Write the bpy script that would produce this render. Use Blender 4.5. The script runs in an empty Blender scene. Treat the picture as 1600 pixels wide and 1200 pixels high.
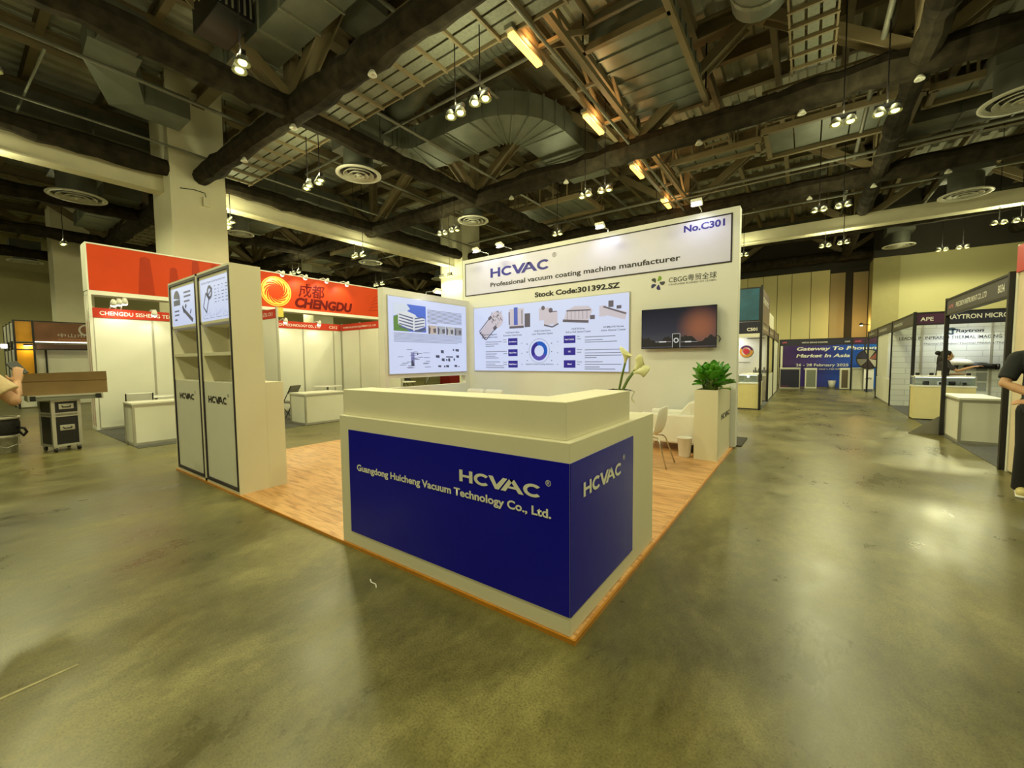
import bpy, math, random
from mathutils import Vector, Matrix

# ------------------------------------------------------------------ camera, world, exposure
sc = bpy.context.scene
COL = sc.collection
random.seed(11)
cam_data = bpy.data.cameras.new('camera')
cam_data.sensor_width = 36.0
cam_data.lens = 14.4
cam_data.clip_end = 200
cam = bpy.data.objects.new('camera', cam_data)
COL.objects.link(cam)
RT = Vector((0.81263978, 0.58269122, -0.0093561))
FW = Vector((-0.58218078, 0.81099911, -0.05784446))
UP = RT.cross(FW).normalized()
CAM = Vector((0.9478, -1.8117, 1.45))
m4 = Matrix((RT, UP, -FW)).transposed().to_4x4()
m4.translation = CAM
cam.matrix_world = m4
sc.camera = cam

world = bpy.data.worlds.new('world')
sc.world = world
world.use_nodes = True
bg = world.node_tree.nodes['Background']
bg.inputs[0].default_value = (0.9, 0.95, 0.8, 1)
bg.inputs[1].default_value = 0.02

sc.view_settings.view_transform = 'Standard'
sc.view_settings.look = 'None'
sc.view_settings.gamma = 1
sc.view_settings.use_curve_mapping = False
sc.view_settings.exposure = 0.0

HALL = (0.965, 0.94, 0.50)      # metal halide pendants
HALL_W = 18.0
LED = (0.84, 0.87, 1.0)       # booth floodlights

# ------------------------------------------------------------------ helpers
def lin(c):
    r = []
    for x in c[:3]:
        x = x / 255.0
        r.append(x / 12.92 if x <= 0.04045 else ((x + 0.055) / 1.055) ** 2.4)
    return (r[0], r[1], r[2], 1.0)

MATS = {}
def mat(name, c, rough=0.5, metal=0.0, var=0.06, scale=6.0, bump=0.0, emit=0.0, spec=0.5, trans=0.0, coat=0.0, basek=1.0):
    if name in MATS:
        return MATS[name]
    m = bpy.data.materials.new(name)
    m.use_nodes = True
    nt = m.node_tree
    b = nt.nodes['Principled BSDF']
    tc = nt.nodes.new('ShaderNodeTexCoord')
    nz = nt.nodes.new('ShaderNodeTexNoise')
    nz.inputs['Scale'].default_value = scale
    nz.inputs['Detail'].default_value = 4
    nt.links.new(tc.outputs['Object'], nz.inputs['Vector'])
    mr = nt.nodes.new('ShaderNodeMapRange')
    mr.inputs['From Min'].default_value = 0.3
    mr.inputs['From Max'].default_value = 0.7
    mr.inputs['To Min'].default_value = 1 - var
    mr.inputs['To Max'].default_value = 1 + var * 0.5
    nt.links.new(nz.outputs['Fac'], mr.inputs['Value'])
    mx = nt.nodes.new('ShaderNodeMix')
    mx.data_type = 'RGBA'
    mx.blend_type = 'MULTIPLY'
    mx.inputs[0].default_value = 1.0
    mx.inputs[6].default_value = lin(c)
    nt.links.new(mr.outputs[0], mx.inputs[7])
    if basek == 1.0:
        nt.links.new(mx.outputs[2], b.inputs['Base Color'])
    else:
        b.inputs['Base Color'].default_value = tuple(q * basek for q in lin(c)[:3]) + (1,)
    b.inputs['Roughness'].default_value = rough
    b.inputs['Metallic'].default_value = metal
    b.inputs['Specular IOR Level'].default_value = spec
    b.inputs['Transmission Weight'].default_value = trans
    b.inputs['Coat Weight'].default_value = coat
    if emit:
        nt.links.new(mx.outputs[2], b.inputs['Emission Color'])
        b.inputs['Emission Strength'].default_value = emit
    if bump:
        bp = nt.nodes.new('ShaderNodeBump')
        bp.inputs['Strength'].default_value = bump
        bp.inputs['Distance'].default_value = 0.02
        nt.links.new(nz.outputs['Fac'], bp.inputs['Height'])
        nt.links.new(bp.outputs[0], b.inputs['Normal'])
    MATS[name] = m
    return m

class MB:
    """collects faces of one part"""
    def __init__(s):
        s.v = []; s.f = []
    def add(s, vs, fs):
        n = len(s.v)
        s.v += [Vector(p) for p in vs]
        s.f += [tuple(n + i for i in f) for f in fs]
        return s
    def box(s, x0, x1, y0, y1, z0, z1):
        vs = [(x, y, z) for z in (z0, z1) for y in (y0, y1) for x in (x0, x1)]
        return s.add(vs, [(0, 2, 3, 1), (4, 5, 7, 6), (0, 1, 5, 4), (2, 6, 7, 3), (0, 4, 6, 2), (1, 3, 7, 5)])
    def poly(s, pts):
        return s.add(pts, [tuple(range(len(pts)))])
    def prism(s, pts, vec):
        vec = Vector(vec); n = len(pts)
        vs = [Vector(p) for p in pts] + [Vector(p) + vec for p in pts]
        fs = [tuple(range(n))[::-1], tuple(range(n, 2 * n))]
        fs += [(i, (i + 1) % n, n + (i + 1) % n, n + i) for i in range(n)]
        return s.add(vs, fs)
    def tube(s, pts, r, n=8, squash=1.0, cap=True):
        pts = [Vector(p) for p in pts]
        k = len(pts)
        rs = r if isinstance(r, (list, tuple)) else [r] * k
        base = len(s.v)
        up = None
        for i, p in enumerate(pts):
            d = (pts[min(i + 1, k - 1)] - pts[max(i - 1, 0)]).normalized()
            if up is None:
                up = Vector((0, 0, 1)) if abs(d.z) < 0.9 else Vector((0, 1, 0))
            a = d.cross(up).normalized()
            b = a.cross(d).normalized()
            up = b
            for j in range(n):
                t = 2 * math.pi * j / n
                s.v.append(p + a * (math.cos(t) * rs[i]) + b * (math.sin(t) * rs[i] * squash))
        for i in range(k - 1):
            for j in range(n):
                s.f.append((base + i * n + j, base + i * n + (j + 1) % n, base + (i + 1) * n + (j + 1) % n, base + (i + 1) * n + j))
        if cap:
            s.f.append(tuple(base + j for j in range(n))[::-1])
            s.f.append(tuple(base + (k - 1) * n + j for j in range(n)))
        return s
    def ball(s, c, r, n=8, m=6):
        c = Vector(c)
        r = r if isinstance(r, (list, tuple)) else (r, r, r)
        vs = [c + Vector((0, 0, r[2]))]
        for i in range(1, m):
            t = math.pi * i / m
            for j in range(n):
                p = 2 * math.pi * j / n
                vs.append(c + Vector((r[0] * math.sin(t) * math.cos(p), r[1] * math.sin(t) * math.sin(p), r[2] * math.cos(t))))
        vs.append(c - Vector((0, 0, r[2])))
        fs = [(0, 1 + j, 1 + (j + 1) % n) for j in range(n)]
        for i in range(m - 2):
            for j in range(n):
                a = 1 + i * n
                fs.append((a + j, a + n + j, a + n + (j + 1) % n, a + (j + 1) % n))
        e = len(vs) - 1
        a = 1 + (m - 2) * n
        fs += [(a + j, e, a + (j + 1) % n) for j in range(n)]
        return s.add(vs, fs)
    def lathe(s, prof, c=(0, 0, 0), n=20):
        c = Vector(c); base = len(s.v); k = len(prof)
        for r, z in prof:
            for j in range(n):
                t = 2 * math.pi * j / n
                s.v.append(c + Vector((r * math.cos(t), r * math.sin(t), z)))
        for i in range(k - 1):
            for j in range(n):
                s.f.append((base + i * n + j, base + i * n + (j + 1) % n, base + (i + 1) * n + (j + 1) % n, base + (i + 1) * n + j))
        return s
    def bar(s, p0, p1, w, h, up=(0, 0, 1)):
        p0 = Vector(p0); p1 = Vector(p1)
        d = (p1 - p0).normalized(); up = Vector(up)
        if abs(d.dot(up)) > 0.98:
            up = Vector((0, 1, 0))
        a = d.cross(up).normalized(); b = a.cross(d).normalized()
        q = [a * (x * w / 2) + b * (z * h / 2) for x, z in ((-1, -1), (1, -1), (1, 1), (-1, 1))]
        return s.prism([p0 + t for t in q], p1 - p0)
    def hbeam(s, p0, p1, w, d, t=0.035, up=(0, 0, 1)):
        """H section: two flanges and a web"""
        p0 = Vector(p0); p1 = Vector(p1)
        dr = (p1 - p0).normalized(); u = Vector(up)
        if abs(dr.dot(u)) > 0.98:
            u = Vector((0, 1, 0))
        a = dr.cross(u).normalized(); b = a.cross(dr).normalized()
        s.bar(p0 + b * (d / 2), p1 + b * (d / 2), w, t, b)
        s.bar(p0 - b * (d / 2), p1 - b * (d / 2), w, t, b)
        s.bar(p0, p1, t, d, b)
        return s

def base_of(o):
    p = Vector((0, 0, 0))
    while o is not None:
        p += o.location
        o = o.parent
    return p

def build(mb, name, m, parent=None, smooth=False, bevel=0.0, label=None):
    me = bpy.data.meshes.new(name)
    b = base_of(parent)
    me.from_pydata([v - b for v in mb.v], [], mb.f)
    me.update()
    if smooth:
        me.polygons.foreach_set('use_smooth', [True] * len(me.polygons))
    me.materials.append(m)
    o = bpy.data.objects.new(name, me)
    COL.objects.link(o)
    o.parent = parent
    if bevel:
        md = o.modifiers.new('edge', 'BEVEL')
        md.width = bevel; md.segments = 2; md.limit_method = 'ANGLE'
    if label:
        o['label'] = label
    return o

def tag(o, label, cat, group=None, kind=None):
    o['label'] = label; o['category'] = cat
    if group: o['group'] = group
    if kind: o['kind'] = kind
    return o

def thing(name, label, cat, loc=(0, 0, 0), group=None):
    o = bpy.data.objects.new(name, None)
    o.empty_display_size = 0.1
    COL.objects.link(o)
    o.location = loc
    return tag(o, label, cat, group)

def struct(mb, name, m, parent=None, smooth=False):
    o = build(mb, name, m, parent, smooth)
    if parent is None:
        o['kind'] = 'structure'
    return o

def copy_tree(o, parent=None):
    c = o.copy()
    COL.objects.link(c)
    c.parent = parent
    for ch in list(o.children):
        copy_tree(ch, c)
    return c

_capcache = {}
def text_mesh(body, bold=0.0, shear=0.0):
    c = bpy.data.curves.new('lettering', 'FONT')
    c.body = body; c.size = 1.0; c.offset = bold; c.shear = shear
    c.resolution_u = 3
    o = bpy.data.objects.new('lettering', c)
    me = bpy.data.meshes.new_from_object(o)
    bpy.data.objects.remove(o); bpy.data.curves.remove(c)
    return me

def capheight(bold):
    if bold not in _capcache:
        me = text_mesh('H', bold)
        ys = [v.co.y for v in me.vertices]
        _capcache[bold] = (min(ys), max(ys))
        bpy.data.meshes.remove(me)
    return _capcache[bold]

def lettering(body, m, parent, o, right, up=(0, 0, 1), width=None, cap=0.1, bold=0.0, shear=0.0, name='lettering', label=None, lift=0.003, align='L'):
    """flat cut lettering: o is the left end of the baseline, cap the capital height, width the full width"""
    me = text_mesh(body, bold, shear)
    b0, b1 = capheight(bold)
    xs = [v.co.x for v in me.vertices]
    x0, x1 = min(xs), max(xs)
    sy = cap / (b1 - b0)
    sx = width / (x1 - x0) if width else sy
    R = Vector(right).normalized(); U = Vector(up).normalized(); N = R.cross(U)
    o = Vector(o) + N * lift
    sh = 0.0
    if align == 'C': sh = -(x1 - x0) * sx / 2
    b = base_of(parent)
    for v in me.vertices:
        v.co = o + R * ((v.co.x - x0) * sx + sh) + U * ((v.co.y - b0) * sy) - b
    me.materials.clear()
    me.materials.append(m)
    ob = bpy.data.objects.new(name, me)
    COL.objects.link(ob)
    ob.parent = parent
    if label: ob['label'] = label
    return ob

class Plane:
    """a printed face: u to the right, v up, lifted a little off its base"""
    def __init__(s, o, right, up=(0, 0, 1)):
        s.o = Vector(o); s.r = Vector(right).normalized(); s.u = Vector(up).normalized(); s.n = s.r.cross(s.u)
    def p(s, u, v, l=0.002):
        return s.o + s.r * u + s.u * v + s.n * l
    def rect(s, mb, u0, v0, u1, v1, l=0.002):
        return mb.poly([s.p(u0, v0, l), s.p(u1, v0, l), s.p(u1, v1, l), s.p(u0, v1, l)])
    def poly(s, mb, pts, l=0.002):
        return mb.poly([s.p(a, b, l) for a, b in pts])
    def line(s, mb, a, b, w, l=0.002):
        a = Vector((a[0], a[1], 0)); b = Vector((b[0], b[1], 0))
        d = (b - a).normalized(); n = Vector((-d.y, d.x, 0)) * (w / 2)
        return s.poly(mb, [(q.x, q.y) for q in (a + n, a - n, b - n, b + n)], l)
    def disc(s, mb, c, r, n=24, r0=0.0, a0=0.0, a1=2 * math.pi, l=0.002):
        k = max(3, int(n))
        if r0 == 0:
            return s.poly(mb, [(c[0] + r * math.cos(a0 + (a1 - a0) * i / k), c[1] + r * math.sin(a0 + (a1 - a0) * i / k)) for i in range(k)], l)
        for i in range(k):
            t0 = a0 + (a1 - a0) * i / k; t1 = a0 + (a1 - a0) * (i + 1) / k
            s.poly(mb, [(c[0] + q * math.cos(t), c[1] + q * math.sin(t)) for q, t in ((r0, t0), (r, t0), (r, t1), (r0, t1))], l)
        return mb

def lamp_light(name, loc, energy, color, parent, radius=0.1, spot=None, aim=(0, 0, -1), blend=0.5):
    d = bpy.data.lights.new(name, 'SPOT' if spot else 'POINT')
    d.energy = energy; d.color = color
    d.shadow_soft_size = radius
    if spot:
        d.spot_size = math.radians(spot); d.spot_blend = blend
    o = bpy.data.objects.new(name, d)
    COL.objects.link(o)
    o.parent = parent
    o.location = Vector(loc) - base_of(parent)
    o.rotation_euler = Vector(aim).to_track_quat('-Z', 'Y').to_euler()
    return o

def hcvac(parent, m, o, right, width, cap, lift=0.003, label=None, reg=True, mreg=None):
    """the five letter emblem, cut from sheet"""
    R = Vector(right).normalized(); U = Vector((0, 0, 1)); N = R.cross(U)
    o = Vector(o) + N * lift
    sx = width / 7.1
    mb = MB()
    def P(pts): mb.poly([o + R * (x * sx) + U * (y * cap) for x, y in pts])
    P([(0, 0), (.32, 0), (.32, 1), (0, 1)]); P([(.95, 0), (1.27, 0), (1.27, 1), (.95, 1)]); P([(.32, .4), (.95, .4), (.95, .6), (.32, .6)])
    def C(cx):
        k = 16; a0 = math.radians(42); a1 = math.radians(318)
        for i in range(k):
            q = []
            for t, ro in ((a0 + (a1 - a0) * i / k, 1), (a0 + (a1 - a0) * i / k, 0), (a0 + (a1 - a0) * (i + 1) / k, 0), (a0 + (a1 - a0) * (i + 1) / k, 1)):
                rx, ry = (.74, .5) if ro else (.43, .28)
                q.append((cx + rx * math.cos(t), .5 + ry * math.sin(t)))
            P(q)
    C(2.14)
    P([(2.72, 1), (3.12, 1), (3.62, .0), (3.3, 0)]); P([(3.62, 0), (3.42, .36), (3.98, 1), (4.36, 1)])
    P([(3.78, 0), (4.2, 0), (4.86, 1), (4.5, 1)]); P([(4.5, 1), (4.92, 1), (5.66, 0), (5.26, 0)]); P([(4.4, .28), (5.05, .28), (4.94, .45), (4.5, .45)])
    C(6.36)
    ob = build(mb, 'emblem', m, parent, label=label)
    if reg:
        lettering('\u00ae', mreg or m, parent, o + R * (width * 1.03) + U * (cap * 1.05), R, cap=cap * 0.42, lift=0, name='registered_mark')
    return ob

# ------------------------------------------------------------------ materials
def nodes_mat(name):
    m = bpy.data.materials.new(name)
    m.use_nodes = True
    return m, m.node_tree, m.node_tree.nodes['Principled BSDF']

def ramp(nt, stops):
    r = nt.nodes.new('ShaderNodeValToRGB')
    el = r.color_ramp.elements
    while len(el) < len(stops): el.new(0.5)
    for e, (p, c) in zip(el, stops):
        e.position = p; e.color = lin(c)
    return r

def concrete_floor():
    m, nt, b = nodes_mat('polished_concrete')
    L = nt.links.new
    tc = nt.nodes.new('ShaderNodeTexCoord')
    mp = nt.nodes.new('ShaderNodeMapping')
    mp.inputs['Rotation'].default_value = (0, 0, math.radians(33))
    mp.inputs['Scale'].default_value = (1.0, 0.62, 1.0)
    L(tc.outputs['Object'], mp.inputs[0])
    n1 = nt.nodes.new('ShaderNodeTexNoise'); n1.inputs['Scale'].default_value = 1.7; n1.inputs['Detail'].default_value = 12; n1.inputs['Roughness'].default_value = 0.72; n1.inputs['Distortion'].default_value = 0.3
    n2 = nt.nodes.new('ShaderNodeTexNoise'); n2.inputs['Scale'].default_value = 16; n2.inputs['Detail'].default_value = 10; n2.inputs['Roughness'].default_value = 0.8
    n3 = nt.nodes.new('ShaderNodeTexNoise'); n3.inputs['Scale'].default_value = 110; n3.inputs['Detail'].default_value = 3
    L(mp.outputs[0], n1.inputs['Vector']); L(mp.outputs[0], n2.inputs['Vector']); L(tc.outputs['Object'], n3.inputs['Vector'])
    r1 = ramp(nt, [(0.3, (106, 99, 58)), (0.5, (146, 138, 86)), (0.68, (184, 175, 116))])
    L(n1.outputs['Fac'], r1.inputs[0])
    r2 = ramp(nt, [(0.26, (160, 158, 148)), (0.5, (224, 223, 216)), (0.74, (255, 255, 255))])
    L(n2.outputs['Fac'], r2.inputs[0])
    mx = nt.nodes.new('ShaderNodeMix'); mx.data_type = 'RGBA'; mx.blend_type = 'MULTIPLY'; mx.inputs[0].default_value = 0.7
    L(r1.outputs[0], mx.inputs[6]); L(r2.outputs[0], mx.inputs[7])
    r3 = ramp(nt, [(0.32, (185, 183, 176)), (0.5, (235, 235, 232)), (0.7, (255, 255, 255))])
    L(n3.outputs['Fac'], r3.inputs[0])
    mx2 = nt.nodes.new('ShaderNodeMix'); mx2.data_type = 'RGBA'; mx2.blend_type = 'MULTIPLY'; mx2.inputs[0].default_value = 0.8
    L(mx.outputs[2], mx2.inputs[6]); L(r3.outputs[0], mx2.inputs[7])
    n4 = nt.nodes.new('ShaderNodeTexNoise'); n4.inputs['Scale'].default_value = 0.28; n4.inputs['Detail'].default_value = 5; n4.inputs['Roughness'].default_value = 0.6
    L(tc.outputs['Object'], n4.inputs['Vector'])
    r4 = ramp(nt, [(0.34, (176, 178, 176)), (0.52, (232, 232, 228)), (0.66, (255, 255, 250))])
    L(n4.outputs['Fac'], r4.inputs[0])
    mx3 = nt.nodes.new('ShaderNodeMix'); mx3.data_type = 'RGBA'; mx3.blend_type = 'MULTIPLY'; mx3.inputs[0].default_value = 1
    L(mx2.outputs[2], mx3.inputs[6]); L(r4.outputs[0], mx3.inputs[7])
    L(mx3.outputs[2], b.inputs['Base Color'])
    mr = nt.nodes.new('ShaderNodeMapRange')
    mr.inputs['From Min'].default_value = 0.3; mr.inputs['From Max'].default_value = 0.7
    mr.inputs['To Min'].default_value = 0.22; mr.inputs['To Max'].default_value = 0.46
    L(n1.outputs['Fac'], mr.inputs['Value']); L(mr.outputs[0], b.inputs['Roughness'])
    bp = nt.nodes.new('ShaderNodeBump'); bp.inputs['Strength'].default_value = 0.06; bp.inputs['Distance'].default_value = 0.001
    L(n2.outputs['Fac'], bp.inputs['Height']); L(bp.outputs[0], b.inputs['Normal'])
    b.inputs['Specular IOR Level'].default_value = 0.5
    return m

def laminate():
    m, nt, b = nodes_mat('oak_laminate')
    L = nt.links.new
    tc = nt.nodes.new('ShaderNodeTexCoord')
    br = nt.nodes.new('ShaderNodeTexBrick')
    br.inputs['Scale'].default_value = 1.0; br.inputs['Brick Width'].default_value = 1.2; br.inputs['Row Height'].default_value = 0.19
    br.inputs['Mortar Size'].default_value = 0.0015
    br.inputs['Color1'].default_value = lin((226, 178, 122)); br.inputs['Color2'].default_value = lin((212, 160, 104)); br.inputs['Mortar'].default_value = lin((150, 105, 62))
    L(tc.outputs['Object'], br.inputs['Vector'])
    mp = nt.nodes.new('ShaderNodeMapping'); mp.inputs['Scale'].default_value = (2.2, 16, 1)
    L(tc.outputs['Object'], mp.inputs[0])
    nz = nt.nodes.new('ShaderNodeTexNoise'); nz.inputs['Scale'].default_value = 1.6; nz.inputs['Detail'].default_value = 6; nz.inputs['Distortion'].default_value = 0.6
    L(mp.outputs[0], nz.inputs['Vector'])
    r = ramp(nt, [(0.3, (205, 190, 172)), (0.55, (255, 255, 255))])
    L(nz.outputs['Fac'], r.inputs[0])
    mx = nt.nodes.new('ShaderNodeMix'); mx.data_type = 'RGBA'; mx.blend_type = 'MULTIPLY'; mx.inputs[0].default_value = 1
    L(br.outputs['Color'], mx.inputs[6]); L(r.outputs[0], mx.inputs[7]); L(mx.outputs[2], b.inputs['Base Color'])
    b.inputs['Roughness'].default_value = 0.38
    return m

FLOOR = concrete_floor()
WOOD = laminate()
WHITE = mat('white_paint_board', (228, 222, 198), 0.55, var=0.03, scale=2)
WHITE_L = mat('white_laminate', (232, 230, 216), 0.35, var=0.02)
WALLW = mat('white_wall_board', (220, 221, 220), 0.55, var=.03, scale=2)
SIGNW = mat('white_sign_vinyl', (212, 211, 246), 0.3, var=0.02)
NAVY = mat('navy_vinyl', (8, 8, 170), 0.25, var=0.05, scale=3, spec=.3)
BLUEV = mat('blue_vinyl_letter', (38, 34, 150), 0.35)
BLACKV = mat('black_vinyl_letter', (30, 26, 38), 0.4)
DARKV = mat('dark_frame_strip', (34, 24, 44), 0.4)
WHITEV = mat('white_vinyl_letter', (238, 236, 228), 0.4)
EDGE = mat('orange_edge_trim', (196, 130, 34), 0.35, var=0.15, scale=14)
LBOX = mat('backlit_film', (208, 218, 252), 0.3, var=0.01, emit=0.80, basek=.2)
def backlit(n, c, e=0.75): return mat('backlit_' + n, c, 0.35, var=0.02, emit=e * .8, basek=.25)
STEEL = mat('brown_painted_steel', (124, 111, 82), 0.6, var=0.15, scale=3, bump=0.1)
LAG = mat('dark_fireproof_lagging', (50, 45, 35), 0.95, var=0.5, scale=5, bump=1.0, spec=0.1)
DECK = mat('corrugated_deck', (176, 176, 156), 0.6, metal=0.0, var=0.2, scale=1.5)
GALV = mat('galvanised_duct', (122, 127, 116), 0.45, metal=0.35, var=0.18, scale=2.5)
DUCT_D = mat('dull_duct', (96, 98, 88), 0.5, metal=0.3, var=0.25, scale=2)
GREYP = mat('grey_conduit', (128, 128, 116), 0.5, metal=0.4, var=0.1)
BEAMC = mat('painted_beam', (226, 220, 192), 0.7, var=0.08, scale=2)
COLC = mat('painted_concrete_column', (232, 227, 200), 0.7, var=0.06, scale=1.5)
TRAYW = mat('perforated_tray', (124, 127, 112), 0.5, var=0.2, scale=20)
DIFF = mat('diffuser_enamel', (205, 204, 190), 0.45, var=0.04)
BLK = mat('black_metal', (22, 20, 22), 0.4, var=0.1)
CHROME = mat('chrome', (200, 200, 196), 0.18, metal=1.0, var=0.02)
ALU = mat('aluminium_profile', (190, 188, 178), 0.35, metal=0.6, var=0.04)
PANEL = mat('shell_panel', (228, 227, 214), 0.5, var=0.03, scale=2)
CLOUDL = mat('lamp_bulb', (255, 250, 150), 0.3, var=0.0, emit=3.2)
LEDE = mat('led_face', (240, 244, 255), 0.3, var=0.0, emit=9)
TUBE = mat('orange_tube', (255, 196, 92), 0.3, var=0.0, emit=3.0)
ORANGE = mat('orange_banner', (204, 64, 16), 0.5, var=0.05, scale=3, spec=.2)
RED = mat('red_fascia', (190, 54, 32), 0.5, var=0.05, spec=.2)
MAROON = mat('maroon_print', (104, 18, 12), 0.6, spec=.15)
GOLD = mat('gold_print', (246, 206, 76), 0.4)
CARPET = mat('grey_carpet', (92, 92, 88), 0.95, var=0.25, scale=60, bump=0.4)
GLASS = mat('clear_glass', (235, 245, 240), 0.03, var=0.0, trans=1.0)
LEATHER = mat('white_leatherette', (236, 234, 226), 0.4, var=0.03, bump=0.06)
PLAST = mat('white_plastic', (238, 236, 230), 0.3, var=0.02)
LEAF = mat('green_leaf', (84, 158, 40), 0.35, var=0.35, scale=9)
STEM = mat('green_stem', (96, 120, 44), 0.45, var=0.15)
PETAL = mat('cream_petal', (238, 236, 188), 0.45, var=0.06)
SOIL = mat('potting_soil', (54, 42, 30), 0.95, var=0.4, scale=30)
SKIN = mat('skin', (206, 158, 122), 0.5, var=0.06, scale=12)
HAIR = mat('dark_hair', (30, 24, 22), 0.5, var=0.2, scale=30)
CARD = mat('brown_cardboard', (126, 100, 62), 0.8, var=0.12, scale=4)

# ------------------------------------------------------------------ the hall
def wall_box(name, m, x0, x1, y0, y1, z0, z1):
    return struct(MB().box(x0, x1, y0, y1, z0, z1), name, m)

fl = MB(); fl.box(-36, 12, -22, 26, -0.2, 0.0)
struct(fl, 'floor', FLOOR)
WALLP = mat('olive_wall_paint', (176, 170, 126), 0.75, var=0.05, scale=0.8)
PARTN = mat('partition_panel', (212, 203, 150), 0.7, var=0.06, scale=0.7)
PARTD = mat('partition_panel_dark', (172, 156, 116), 0.7, var=0.06, scale=0.7)
DARKW = mat('dark_bulkhead', (52, 48, 40), 0.8, var=0.2, scale=1)
wall_box('wall_left', WALLP, -36.2, -36, -22, 26, 0, 9.3)
wall_box('wall_front', WALLP, -36, 12, -22.2, -22, 0, 9.3)
wall_box('wall_right', WALLP, 12, 12.2, -22, 26, 0, 9.3)
wall_box('wall_back_bulkhead', DARKW, -36, 12, 25.7, 26, 6.0, 9.3)

# movable partition leaves along the far side, each leaf a panel of the wall
pw = thing('wall_back', 'tall yellow-beige movable partition wall of upright leaves behind the far booths', 'wall')
pw['kind'] = 'structure'
xs = [-36 + 1.45 * i for i in range(24)] + [-1.9, -1.13, -0.46, 0.21, 1.055, 1.86]
xs = [x for x in xs if x < -2.5] + [-1.9, -1.13, -0.46, 0.21, 1.055, 1.86]
for a, b in zip(xs[:-1], xs[1:]):
    build(MB().box(a + 0.012, b - 0.012, 25.5, 25.62, 0, 6.0), 'partition_leaf', PARTN, pw)
build(MB().box(-36, 3.5, 25.62, 25.7, 0, 6.0), 'partition_backing', DARKW, pw)
build(MB().box(1.87, 2.48, 25.55, 25.62, 0, 5.8), 'partition_leaf', PARTD, pw)
build(MB().box(2.8, 3.38, 25.55, 25.62, 0, 5.75), 'partition_leaf', PARTD, pw)
wall_box('wall_back_right', WALLP, 4.26, 12, 23.7, 25.7, 0, 6.0)
wall_box('wall_back_right_bulkhead', DARKW, 3.4, 12, 23.9, 25.7, 6.0, 9.3)

def column(x0, x1, y0, y1, z1=9.2, m=None):
    c = struct(MB().box(x0, x1, y0, y1, 0, z1), 'column', m or COLC)
    return c
column(-14.0, -12.55, 1.9, 3.16)
column(-14.0, -12.55, 13.0, 14.3)
column(-27.2, -25.9, 1.3, 2.5)
column(-27.2, -25.9, 12.9, 14.3)
column(3.36, 4.28, 23.6, 25.0, 6.0, mat('unlit_pilaster', (150, 142, 98), .75, var=.05))  # pilaster colour darkened to stand in for an unlit column

# column trimmings: corner strip and junction box
tb = thing('junction_box', 'small pale junction box with a thin cable high on the nearest concrete column', 'box', (-12.55, 2.68, 5.8))
build(MB().box(-12.548, -12.47, 2.59, 2.76, 5.72, 5.96), 'casing', COLC, tb)
build(MB().tube([(-12.5, 2.66, 5.96), (-12.5, 2.64, 6.08), (-12.52, 2.4, 6.1), (-12.53, 2.1, 6.05)], 0.01, 6), 'cable', BLK, tb)

def ibeam_x(y, x0, x1, name):
    mb = MB().box(x0, x1, y, y + 0.35, 6.03, 6.44)
    mb.box(x0, x1, y - 0.03, y + 0.38, 6.0, 6.035)
    return struct(mb, name, BEAMC)
def ibeam_y(x, y0, y1, name):
    mb = MB().box(x - 0.35, x, y0, y1, 6.03, 6.44)
    mb.box(x - 0.38, x + 0.03, y0, y1, 6.0, 6.035)
    return struct(mb, name, BEAMC)
ibeam_y(-13.06, -14, 1.9, 'beam')
ibeam_y(-13.06, 3.16, 13.0, 'beam')
ibeam_y(-13.06, 14.3, 25.5, 'beam')
ibeam_x(17.2, -1.9, 12, 'beam')
ibeam_x(17.2, -12.55, -1.95, 'beam')

# corrugated deck on purlins
cb = MB()
x = -36.0; prof = []
while x < 12:
    prof += [(x, 8.9), (x + 0.16, 8.9), (x + 0.2, 8.98), (x + 0.36, 8.98)]
    x += 0.4
pts = [(a, z) for a, z in prof]
n = len(pts)
cb.add([(a, -22, z) for a, z in pts] + [(a, 26, z) for a, z in pts], [(i, i + 1, n + i + 1, n + i) for i in range(n - 1)])
cb.box(-36, 12, -22, 26, 9.2, 9.3)
struct(cb, 'ceiling', DECK)
for y in (-5.6, -4.2, -2.9, -1.5, -0.2, 1.2, 4.0, 5.4, 6.8, 9.6, 11.0, 12.3, 15.0, 16.4, 17.8, 20.6, 22.0):
    struct(MB().hbeam((-36, y, 8.72), (12, y, 8.72), 0.14, 0.3, 0.03), 'ceiling_purlin', STEEL)

for x in (-10.2, -8.9, -6.3, -5.0, -3.8, -1.2, .2, 1.5, 3.7, 5.0, 6.3, -15.2, -20.3, -25.4, -30.5):
    struct(MB().hbeam((x, -22, 8.45), (x, 25.6, 8.45), 0.12, 0.24, 0.025), 'ceiling_joist', STEEL)

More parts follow.
